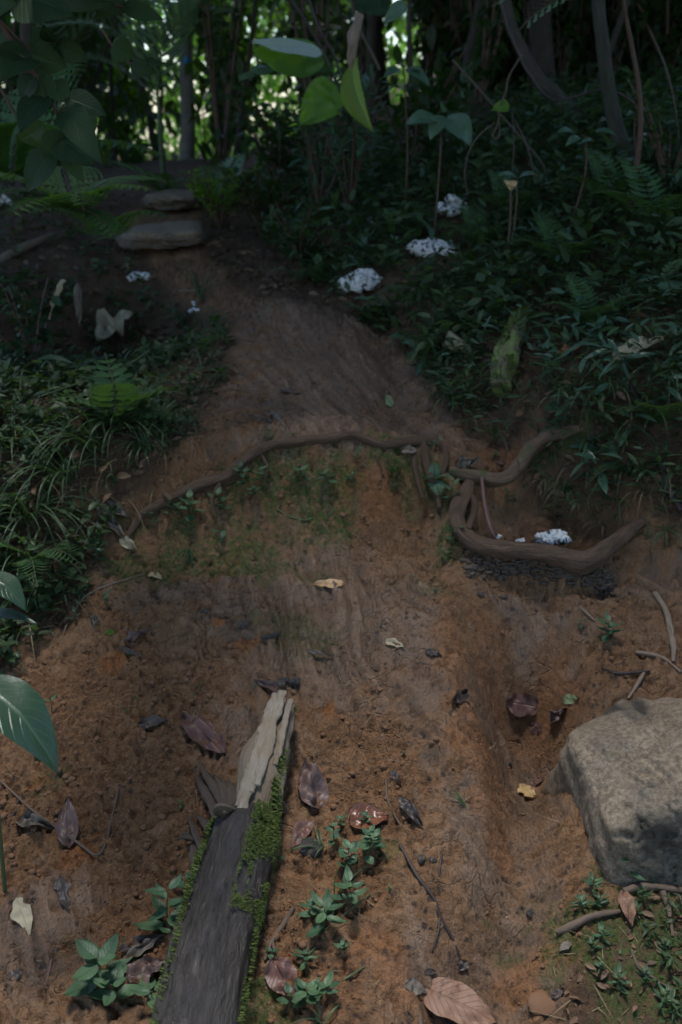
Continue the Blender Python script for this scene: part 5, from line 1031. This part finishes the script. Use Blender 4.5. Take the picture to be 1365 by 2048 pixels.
branch_leaves([(-120, -60, 1.7), (-40, -30, 1.7), (10, -20, 1.7), (60, -15, 1.7)], 'large ribbed leaves coming in over the top corner', [((-40, -15, 1.7), (34, 8, 1.65), .085), ((30, -14, 1.7), (148, 32, 1.65), .085), ((-50, 10, 1.7), (20, 22, 1.7), .05)], mat='leaf_dark')
branch_leaves([(60, -60, 2.3), (150, -20, 2.3), (222, 8, 2.3), (260, 18, 2.3)], 'thin twig with dark pointed leaves along the top edge', [((110, -10, 2.3), (232, 8, 2.25), .05), ((215, -20, 2.3), (200, 32, 2.3), .10), ((245, 12, 2.3), (328, 40, 2.3), .04), ((240, -10, 2.3), (265, -30, 2.3), .03)], r=.004)
branch_leaves([(205, 60, 2.8), (235, 105, 2.8), (270, 130, 2.8), (330, 125, 2.8)], 'fine twig with two drooping dark leaves', [((262, 128, 2.8), (310, 148, 2.8), .05), ((285, 122, 2.8), (332, 128, 2.8), .02), ((225, 85, 2.8), (272, 115, 2.8), .07)], r=.003, mat='leaf_dark')
# yellowish leaves at left
branch_leaves([(120, 270, 2.2), (150, 220, 2.2), (185, 240, 2.2)], 'small twig with yellowing leaves among the dark ones', [((90, 250, 2.2), (40, 280, 2.2), .07), ((175, 225, 2.2), (190, 265, 2.2), .03), ((62, 150, 2.2), (70, 185, 2.2), .05)], r=.003, mat='leaf_tree')
# ---- huge banana-like leaves
def broadblade(name, a, m_, b, w, mat, label, fold=.35, up=(0, -.3, 1), roll=0.0, wav=.04, shape='broad', stemto=None, droop=.05, cat='plant', group=None):
    root_ = empty(name, Vector(a)); tag(root_, label, cat, group); mb = MB(); leaf(mb, a, b, w, up, fold, droop, shape, 27, 8, wav, roll, serr=0); mb.build('leaf', M[mat], root_)
    if stemto is not None: mb = MB(); tube(mb, [Vector(stemto), Vector(stemto).lerp(Vector(a), .5) + Vector((.03, 0, .05)), Vector(a)], [.012, .008, .005], 16, 8); mb.build('stem', M['stem'], root_)
    return root_
g_ = G(.25, 5.4)
r_ = broadblade('giant_leaf_plant', Q(642, 100, 4.5), None, Q(503, 84, 4.3), .13, 'leaf_sky_sheen', 'huge bright leaf with sky sheen painted pale on its upper side', fold=.0, up=(-.05, -.62, .78), roll=0, stemto=G(.1, 4.9), droop=.0, wav=.03)
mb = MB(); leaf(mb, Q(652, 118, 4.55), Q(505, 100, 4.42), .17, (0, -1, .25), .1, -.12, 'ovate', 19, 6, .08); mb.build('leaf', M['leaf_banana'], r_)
broadblade('giant_leaf_plant', Q(668, 150, 4.7), None, Q(478, 155, 4.5), .15, 'leaf_blue', 'grey green torn leaf just under the huge bright one', fold=.3, up=(0, -.1, 1), stemto=G(.1, 4.95), wav=.15)
broadblade('giant_leaf_plant', Q(672, 172, 4.4), None, Q(600, 250, 4.3), .16, 'leaf_lime', 'dark green backlit leaf hanging below the torn one', fold=.15, up=(.2, -1, .2), stemto=G(.15, 4.9), wav=.10)
broadblade('rolled_leaf', Q(715, 115, 4.0), None, Q(748, 265, 3.9), .14, 'leaf_rolled', 'yellow green leaf rolled into a pointed funnel', fold=.3, up=(-.9, -.6, 0), roll=1.4, wav=.02, shape='lance', stemto=None)
stick([(722, 30, 4.05), (708, 70, 4.02), (703, 110, 4.0), (706, 160, 4.0)], .020, 'withered brown sheath hanging above the rolled leaf', 'stick_pale', cat='leaf sheath', name='leaf_sheath', lump=.3)
broadblade('giant_leaf_plant', Q(765, -20, 4.3), None, Q(690, -10, 4.2), .2, 'leaf_dark', 'dark hanging leaf at the top edge above the rolled one', fold=.1, up=(0, -1, .2), stemto=None, wav=.1)
broadblade('hanging_leaf', Q(812, 5, 3.6), None, Q(768, 48, 3.6), .05, 'leaf_blue', 'pale underside of a small leaf near the top edge', fold=.1, up=(0, -.8, .5))
# ---- shrubs with visible leaves
def shrub(x, y, h, nst, label, mat, L, tp, spread=.35, per=26, name='shrub', cat='shrub', group=None, z0=None, sw=.006, whorl=True, pitch=(.2, .45), seed=0, hmin=.3, mat_s='stem_b'):
    q = np.random.default_rng(seed + int(abs(x * 100) + abs(y * 100))); b = G(x, y) if z0 is None else Vector((x, y, z0)); root_ = empty(name, b); tag(root_, label, cat, group); st = MB(); fo = MB(); pos = []; az = []; pt = []; sz = []
    for s in range(nst):
        a = q.uniform(0, 6.28); rr = spread * math.sqrt(q.random()); hh = h * q.uniform(.6, 1.05); tip = b + Vector((math.cos(a) * rr, math.sin(a) * rr, hh)); mid = b + Vector((math.cos(a) * rr * .35, math.sin(a) * rr * .35, hh * .6)); c = bez(b, mid, tip, 14)
        tube(st, [Vector(p) for p in c[::3]] + [tip], [sw, sw * .7, sw * .35], 8, 5)
        t = hmin + (1 - hmin) * np.sort(q.random(per)) ** .8; cc = c[np.clip((t * 13).astype(int), 0, 13)]; k = len(t)
        pos.append(cc + q.normal(0, L * .25, (k, 3))); az.append(np.arange(k) * 2.4 + a); pt.append(q.normal(*pitch, k)); sz.append(L * q.uniform(.6, 1.15, k))
    scatter(fo, tp, np.concatenate(pos), np.concatenate(az), np.concatenate(pt), np.concatenate(sz), q.normal(0, .4, nst * per), q.random(nst * per))
    fo.build('foliage', M[mat], root_); st.build('stem', M[mat_s], root_); return root_
def XY(px, y): return (px - 682.5) / FPX * y / 1.04
for (px, y, h, nst, mat, L, tp, sp2, per, lb_, pt) in [
    (700, 4.5, .62, 15, 'leaf_blue', .085, T_LA, .26, 22, 'bushy shrub with bluish shiny pointed leaves in the middle', (.35, .4)),
    (640, 4.7, .50, 10, 'leaf_blue', .075, T_LA, .2, 20, 'smaller bluish shrub joined to the shiny one', (.35, .4)),
    (440, 5.0, .28, 14, 'leaf_lime', .055, T_OV, .24, 16, 'low light green shrub beside the stone steps', (.2, .4)),
    (520, 4.9, .30, 12, 'leaf_tree', .06, T_OV, .25, 18, 'mid green low shrub right of the light green one', (.2, .4)),
    (560, 5.6, .55, 12, 'leaf_tree', .08, T_OV, .3, 22, 'dark shrub standing behind the low green ones', (.1, .5)),
    (600, 4.2, .24, 10, 'leaf_cover', .05, T_OV, .2, 16, 'little shrub at the herb edge of the path', (.2, .4)),
    (820, 4.9, .55, 9, 'leaf_tree', .09, T_OV, .3, 18, 'dim shrub behind the bluish one', (.1, .5)),
    (1330, 3.7, .35, 8, 'leaf_tree', .06, T_LA, .2, 18, 'dark narrow leaved shrub below the leaning trunk', (.1, .5)),
    (30, 3.1, .28, 9, 'leaf_dark', .06, T_OV, .2, 14, 'dark shrub inside the hollow', (.1, .4)),
    (100, 5.5, .5, 8, 'leaf_tree', .08, T_OV, .3, 14, 'shady shrub on the far brown bank', (.1, .5))]:
    shrub(XY(px, y), y, h, nst, lb_, mat, L, tp, sp2, per, pitch=pt)
def stemleaves(px, y, leaves, pts, label, mat='leaf_blue', cat='sapling', name='sapling', r=.005, shape='ovate', up=(0, -.6, .8)):
    w = [G(XY(px, y), y)] + [Q(a, b_, y) for a, b_ in pts]; root_ = empty(name, w[0]); tag(root_, label, cat); mb = MB(); tube(mb, w, [r, r * .7, r * .4], len(w) * 6, 6, .1); mb.build('stem', M['stem_b'], root_)
    for (a, b_, wd) in leaves:
        m_ = MB(); leaf(m_, Q(*a, y), Q(*b_, y - .05), wd, up, .2, .12, shape, 11, 3, .05); m_.build('leaf', M[mat], root_)
stemleaves(870, 3.9, [((875, 240), (812, 248), .085), ((888, 232), (860, 280), .07), ((895, 232), (942, 292), .11), ((885, 225), (875, 198), .05)], [(880, 330), (885, 235)], 'sapling with big drooping quilted leaves in the dark')
stemleaves(810, 4.3, [((800, 140), (768, 155), .05), ((812, 138), (860, 172), .06), ((800, 130), (812, 118), .05), ((822, 145), (848, 140), .03)], [(815, 300), (808, 135)], 'thin sapling with a pale five leaf top')
stemleaves(1140, 3.6, [((1150, 268), (1112, 266), .035), ((1160, 275), (1132, 292), .035), ((1190, 262), (1235, 272), .03), ((1190, 282), (1155, 290), .02)], [(1170, 350), (1172, 270)], 'slender sapling with narrow horizontal leaves beside the leaning trunk')
stemleaves(1020, 3.5, [((1020, 362), (1022, 381), .045)], [(1022, 420), (1020, 360)], 'thin stem with a single glowing yellow heart leaf', 'd_yellow', shape='broad', up=(0, -1, .1))
stemleaves(1030, 3.6, [((1035, 357), (992, 352), .03), ((1038, 355), (1075, 350), .03), ((1025, 350), (1008, 362), .03)], [(1034, 400), (1034, 352)], 'small flat leaved sapling behind the yellow heart leaf')
stemleaves(1290, 3.9, [((1272, 222), (1300, 226), .035), ((1268, 225), (1255, 232), .025)], [(1272, 300), (1270, 222)], 'sprig with one small leaf right of the leaning trunk')
# lianas and dead twigs in the dark right part
def vine(pts, r, label, mat='vine_bark', y=3.9, leafs=None, cat='vine', group=None):
    w = [Q(a, b_, yy[0] if yy else y) for a, b_, *yy in pts]; root_ = empty('hanging_vine', w[0]); tag(root_, label, cat, group); mb = MB(); r *= .62; tube(mb, w, [r, r, r * .8], len(w) * 7, 6, .35, 1, 20); mb.build('stem', M[mat], root_)
    for (a, b_, wd) in (leafs or []): m_ = MB(); leaf(m_, Q(*a, y), Q(*b_, y), wd, (0, -.8, .6), .2, .1, 'broad', 9, 3); m_.build('leaf', M['leaf_lime'], root_)
vine([(1045, 110), (1020, 150), (1012, 185), (1000, 215), (998, 240), (990, 262), (985, 272), (992, 278), (1000, 268), (998, 235)], .006, 'looped vine with a knot hanging in the dark gap', leafs=[((1020, 212), (985, 220), .05)], y=3.7)
vine([(905, 120), (960, 180), (1020, 250), (1080, 320), (1095, 350)], .006, 'straight slanting dry vine crossing the dark gap', y=3.9)
vine([(990, 245), (960, 270), (940, 300), (930, 345), (935, 390)], .004, 'thin vine bending down on the near side of the dark gap', y=3.7)
vine([(1030, 240), (1050, 280), (1065, 330), (1070, 370)], .004, 'thin vine bending down on the far side of the dark gap', y=3.7)
vine([(1000, -20), (1010, 40), (1030, 90), (1060, 150), (1110, 200), (1220, 180), (1300, 235)], .010, 'dark twisting liana running from the top edge', 'stick_dark', y=4.2)
vine([(700, -20), (712, 40), (735, 90), (760, 140)], .012, 'brown hanging aerial stem near the rolled leaf', y=4.4)
vine([(570, -20), (610, 40), (650, 110), (690, 200)], .012, 'curved dark stem arching behind the huge bright leaf', 'stick_dark', y=5.2)
vine([(610, -20), (640, 60), (672, 120), (700, 230)], .012, 'second curved stem right beside the arching one', 'stick_dark', y=5.0)
vine([(1300, 60), (1330, 130), (1350, 210), (1365, 330)], .006, 'thin vine hanging at the far edge of the forest', y=3.8)
vine([(1020, 420), (1022, 380), (1028, 300), (1025, 225)], .004, 'upright thin stem carrying the looped vine', 'stick_dark', y=3.6)
# ---- leaning mossy trunk, dead buttress, blazed palm
def trunk(pts, radii, label, mat='trunk', y=4, group=None, cat='tree', lump=.08, crown=None, parts=None, name='tree'):
    w = [Q(a, b_, yy[0] if yy else y) for a, b_, *yy in pts]; root_ = empty(name, w[0]); tag(root_, label, cat, group); mb = MB(); tube(mb, w, radii, len(w) * 8, 14, lump, 1, 4); mb.build('trunk', M[mat], root_)
    return root_, w
def crown_at(root_, c, rad, n, L, mat, seed=0, flatz=.6):
    q = np.random.default_rng(seed); k = max(8, n // 45); cen = q.normal(0, .55, (k, 3)); cen *= rad * np.array([1, 1, flatz]); idx = q.integers(0, k, n)
    pos = V3(c) + cen[idx] + q.normal(0, rad * .17, (n, 3)) * [1, 1, .6]; mb = MB(); scatter(mb, T_LO, pos, q.uniform(0, 6.28, n), q.normal(-.35, .5, n), L * q.uniform(.6, 1.2, n), q.normal(0, .4, n), q.random(n)); 
    tb = MB(); sel = cen[q.permutation(k)[:7]]
    for s in sel: e = Vector(V3(c) + s); o_ = Vector(c) - Vector((0, 0, rad * .7)); tube(tb, [o_, o_.lerp(e, .5) + Vector((0, 0, .15)), e], [.05, .03, .01], 8, 6)
    mb.build('crown', M[mat], root_); tb.build('limb', M['trunk'], root_)
r_, w = trunk([(1290, 415, 3.95), (1268, 340, 3.95), (1238, 270, 4.0), (1220, 190, 4.05), (1205, 80, 4.1), (1195, -40, 4.15), (1190, -400, 4.3), (1200, -1200, 4.6)], [.048, .036, .030, .027, .025, .024, .024, .02], 'slim mossy trunk leaning with a curved foot', 'trunk_g'); crown_at(r_, (1.7, 4.8, 5.6), 1.7, 1500, .22, 'leaf_tree', 5)
trunk([(1190, 330, 4.9), (1165, 255, 4.9), (1120, 195, 5.0), (1075, 150, 5.1), (1030, 60, 5.2), (1010, -30, 5.3)], [.036, .034, .03, .026, .02, .015], 'dead mottled trunk slanting in the dark behind the vines', 'trunk', name='dead_tree', lump=.2)
r_, w = trunk([(372, 400, 11.5), (376, 250, 11.5), (373, 120, 11.5), (370, -20, 11.5), (368, -300, 11.5), (366, -1300, 11.5)], [.085, .078, .072, .07, .07, .065], 'pale ringed palm trunk with a blue diamond painted on it', 'palmtrunk', name='palm_tree'); 
bl = Q(374, 122, 11.42); mb = MB(); s = .045; vv = [(0, 0, -1.3 * s), (s, .02, 0), (0, 0, 1.3 * s), (-s, .02, 0)]
bz = MB(); bz.add([V3(bl) + np.array(p) + [0, -.012, 0] for p in vv] + [V3(bl) + np.array(p) + [0, .004, 0] for p in vv], [(0, 1, 2, 3), (7, 6, 5, 4), (0, 4, 5, 1), (1, 5, 6, 2), (2, 6, 7, 3), (3, 7, 4, 0)], None, .5); bz.build('blaze', M['blue'], r_, smooth=False)
def palm_crown(root_, c, n=11, L=2.2):
    st = MB()
    for k in range(n):
        a = k * 2.4; f = MB(); frond(f, c, (math.cos(a), math.sin(a), .7 - .05 * k), L, .6, 24, w=.08, stem=st, arch=.8, taper='palm', fwd=.8, sr=.02); f.build('frond', M['palm'], root_)
    st.build('stalk', M['stem'], root_)
palm_crown(r_, w[-1])
# fibrous sheath hanging at its top
mb = MB()
for k in range(60): a = Q(random.uniform(355, 388), random.uniform(-60, 0), 11.35); tube(mb, [a, a + Vector((random.gauss(0, .02), -.02, -.15)), a + Vector((random.gauss(0, .04), -.03, -random.uniform(.25, .45)))], [.004, .003, .002], 5, 4)
mb.build('sheath_fibres', M['stick_pale'], r_)
# ---- forest trees, crowns above the view; several unseen ones added to shade the path
TR = [(1.3, 6.6, .10, 6.2, 2.2), (-1.9, 8.4, .09, 6.5, 2.3), (-3.3, 6.2, .12, 6.0, 2.4), (.4, 9.6, .13, 7.0, 2.6), (2.6, 8.6, .14, 6.5, 2.6), (-1.6, 12.0, .10, 7.5, 2.0), (3.9, 5.6, .16, 6.0, 2.6), (-4.8, 9.5, .15, 7.5, 3.0), (4.9, 10.5, .2, 8, 3.2), (2.6, 12.5, .12, 7.5, 2.6), (-3.2, 4.0, .10, 5.6, 1.8), (3.7, 3.2, .13, 5.8, 2.0), (-4.5, 13.5, .12, 8, 2), (-6.5, 5.5, .2, 8, 3.2), (6.5, 6.5, .2, 7.5, 3.2), (-4.2, .6, .16, 6.5, 2.3), (4.4, -.4, .18, 6.8, 2.5), (-2.6, -3.6, .16, 7, 2.8), (2.2, -4.6, .16, 7, 3.0), (-6.5, -.5, .2, 8, 3.2), (7, 1, .2, 8, 3.2), (.2, 7.4, .055, 5.8, 1.5), (2.6, 5.6, .12, 5.6, 1.8), (-2.6, 5.7, .11, 5.4, 1.8), (-1.9, 10.5, .08, 6, 2.2), (2.1, 5.0, .1, 5.2, 1.5), (-1.75, 5.6, .05, 5.4, 1.4), (3, -2, .12, 6, 2.4), (-3.8, -2, .12, 6.2, 2.5)]
for i, (x, y, r, h, cr_) in enumerate(TR):
    if y > 5 and 260 < x / y * FPX * cp + 682 < 470: x -= .13 * y
    b = G(x, y); root_ = empty('forest_tree', b); tag(root_, 'dark forest tree with a slender trunk and a shady crown over the path', 'tree', 'dark forest trees around the path')
    mb = MB(); lx, ly = random.gauss(0, .7), random.gauss(0, .3); r *= .62 if y > 5 else 1; tube(mb, [b - Vector((0, 0, .1)), b + Vector((lx * .1, ly * .1, .3)), b + Vector((lx * .4, ly * .4, h * .4)), b + Vector((lx, ly, h))], [r * 1.5, r, r * .85, r * .5], 26, 12, .08, 1, 3); mb.build('trunk', M['trunk'], root_)
    crown_at(root_, b + Vector((lx, ly, h)), cr_, int(900 + 380 * cr_), .30, 'leaf_tree', i, .45)
# understorey saplings in the background: thin stems with leaves from the ground up
SP = []
q = random.Random(5)
for k in range(74):
    y = q.uniform(6.2, 13.5); px = q.uniform(-60, 1430); SP.append((XY(px, y), y, q.uniform(1.2, 3.0)))
for i, (x, y, h) in enumerate(SP):
    if abs((x / y * FPX * cp + 682) - 372) < 70 and y < 11.3: continue
    dark = x > .10 * y
    if 290 < x / y * FPX * 1.04 + 682 < 430 and y < 8.5: continue
    if not dark and y < 9 and i % 3 == 0: continue
    shrub(x, y, h, 6, 'thin leafy sapling in the dim undergrowth beyond the path' if dark else 'leafy green sapling standing in the lighter forest beyond the path', 'leaf_tree' if (dark or i % 3) else 'leaf_lime', .15 if i % 2 else .11, T_LO if i % 3 else T_BR, .55, 60 if dark else 46, name='forest_sapling', cat='sapling', group='dark saplings behind the bank' if dark else 'lighter saplings beyond the path', sw=.012, hmin=.12, pitch=(-.5, .5), seed=i)
# slender poles
for k in range(28):
    px = q.choice([q.uniform(0, 680), q.uniform(740, 1365), q.uniform(740, 1365)]); y = q.uniform(5.6, 12) if px > 700 else q.uniform(7.5, 13); x = XY(px, y)
    if abs(px - 372) < 40: continue
    b = G(x, y); h = 4.5; lx, ly = q.gauss(0, .5), q.gauss(0, .3); mb = MB(); rr = q.uniform(.006, .018) if q.random() < .8 else q.uniform(.02, .04); lx *= 2.2
    tube(mb, [b - Vector((0, 0, .1)), b + Vector((lx * .2 + q.gauss(0, .16), 0, h * .25)), b + Vector((lx * .6 + q.gauss(0, .2), ly, h * .55)), b + Vector((lx, ly, h))], [rr * 1.2, rr, rr * .9, rr * .6], 20, 7, .1)
    finish(mb, 'slender_tree', M['trunk'], 'slender bare stem rising in the forest behind the trail', 'tree stem', 'slender stems in the forest', origin=b)
# far sunlit forest edge: reads as one mass
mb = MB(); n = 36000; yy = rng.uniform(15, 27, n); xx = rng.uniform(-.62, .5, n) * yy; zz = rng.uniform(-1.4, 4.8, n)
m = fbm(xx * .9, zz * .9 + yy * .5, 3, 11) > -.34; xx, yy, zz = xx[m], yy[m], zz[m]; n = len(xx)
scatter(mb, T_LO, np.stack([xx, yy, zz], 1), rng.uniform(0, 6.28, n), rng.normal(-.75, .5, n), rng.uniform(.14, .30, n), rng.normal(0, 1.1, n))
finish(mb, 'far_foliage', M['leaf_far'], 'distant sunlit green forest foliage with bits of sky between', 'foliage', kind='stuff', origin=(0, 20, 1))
mb = MB(); n = 16000; yy = rng.uniform(8.5, 15, n); xx = np.abs(rng.normal(0, 1, n)) * 2.6 + .10 * yy; zz = gz(xx, yy) + rng.uniform(-.2, 4.2, n)
scatter(mb, T_LO, np.stack([xx, yy, zz], 1), rng.uniform(0, 6.28, n), rng.normal(-.75, .5, n), rng.uniform(.14, .28, n), rng.normal(0, .5, n))
finish(mb, 'dark_foliage', M['leaf_tree'], 'dense dark thicket filling the hillside behind the bank', 'foliage', kind='stuff', origin=(3, 12, 2))
mb = MB(); n = 10000; yy = rng.uniform(8.5, 14.5, n); xx = rng.uniform(-.5, .12, n) * yy; zz = gz(xx, yy) + rng.uniform(-.1, 3.6, n)
m = (fbm(xx * 1.3 + 5, zz * 1.3 + yy * .5, 3, 17) > -.15) & ~((np.abs(xx / yy * FPX / 1.0 + 682 - 372) < 34) & (yy < 11.7)); xx, yy, zz = xx[m], yy[m], zz[m]; n = len(xx)
scatter(mb, T_LO, np.stack([xx, yy, zz], 1), rng.uniform(0, 6.28, n), rng.normal(-.75, .5, n), rng.uniform(.12, .24, n), rng.normal(0, .5, n))
finish(mb, 'middle_foliage', M['leaf_tree'], 'loose green leaves of the thicket at the end of the path', 'foliage', kind='stuff', origin=(-1, 12, 2))

# ---- stone steps on the far path
def slab(px0, px1, py, y0, y1, zt, label, seed):
    x0 = (px0 - 682.5) / FPX * (y0 + y1) / 2 / 1.032; x1 = (px1 - 682.5) / FPX * (y0 + y1) / 2 / 1.032; v, f = rock([(1, .1, .1, .5), (-1, .2, .1, .5), (0, 1, 0, .5), (.1, -1, .15, .5), (0, .03, 1, .5), (0, 0, -1, .5), (1, 1, 0, .58), (-1, -1, .1, .6), (1, -1, 0, .62)], 4, 16, .35, seed)
    c = np.array([(x0 + x1) / 2, (y0 + y1) / 2, zt - .032]); mb = MB(); mb.add(v * [abs(x1 - x0), y1 - y0, .065] + c, f, None, .5); o = finish(mb, 'step_stone', M['slab'], label, 'stone', origin=c); coat_attr(o, np.clip(v[:, 2] * 3, 0, .8))
slab(262, 404, 465, 4.46, 4.95, 1.005, 'flat tan stone forming the lower step on the far path', 3)
slab(310, 410, 392, 5.4, 5.9, 1.085, 'second flat stone step higher up the far path', 4)
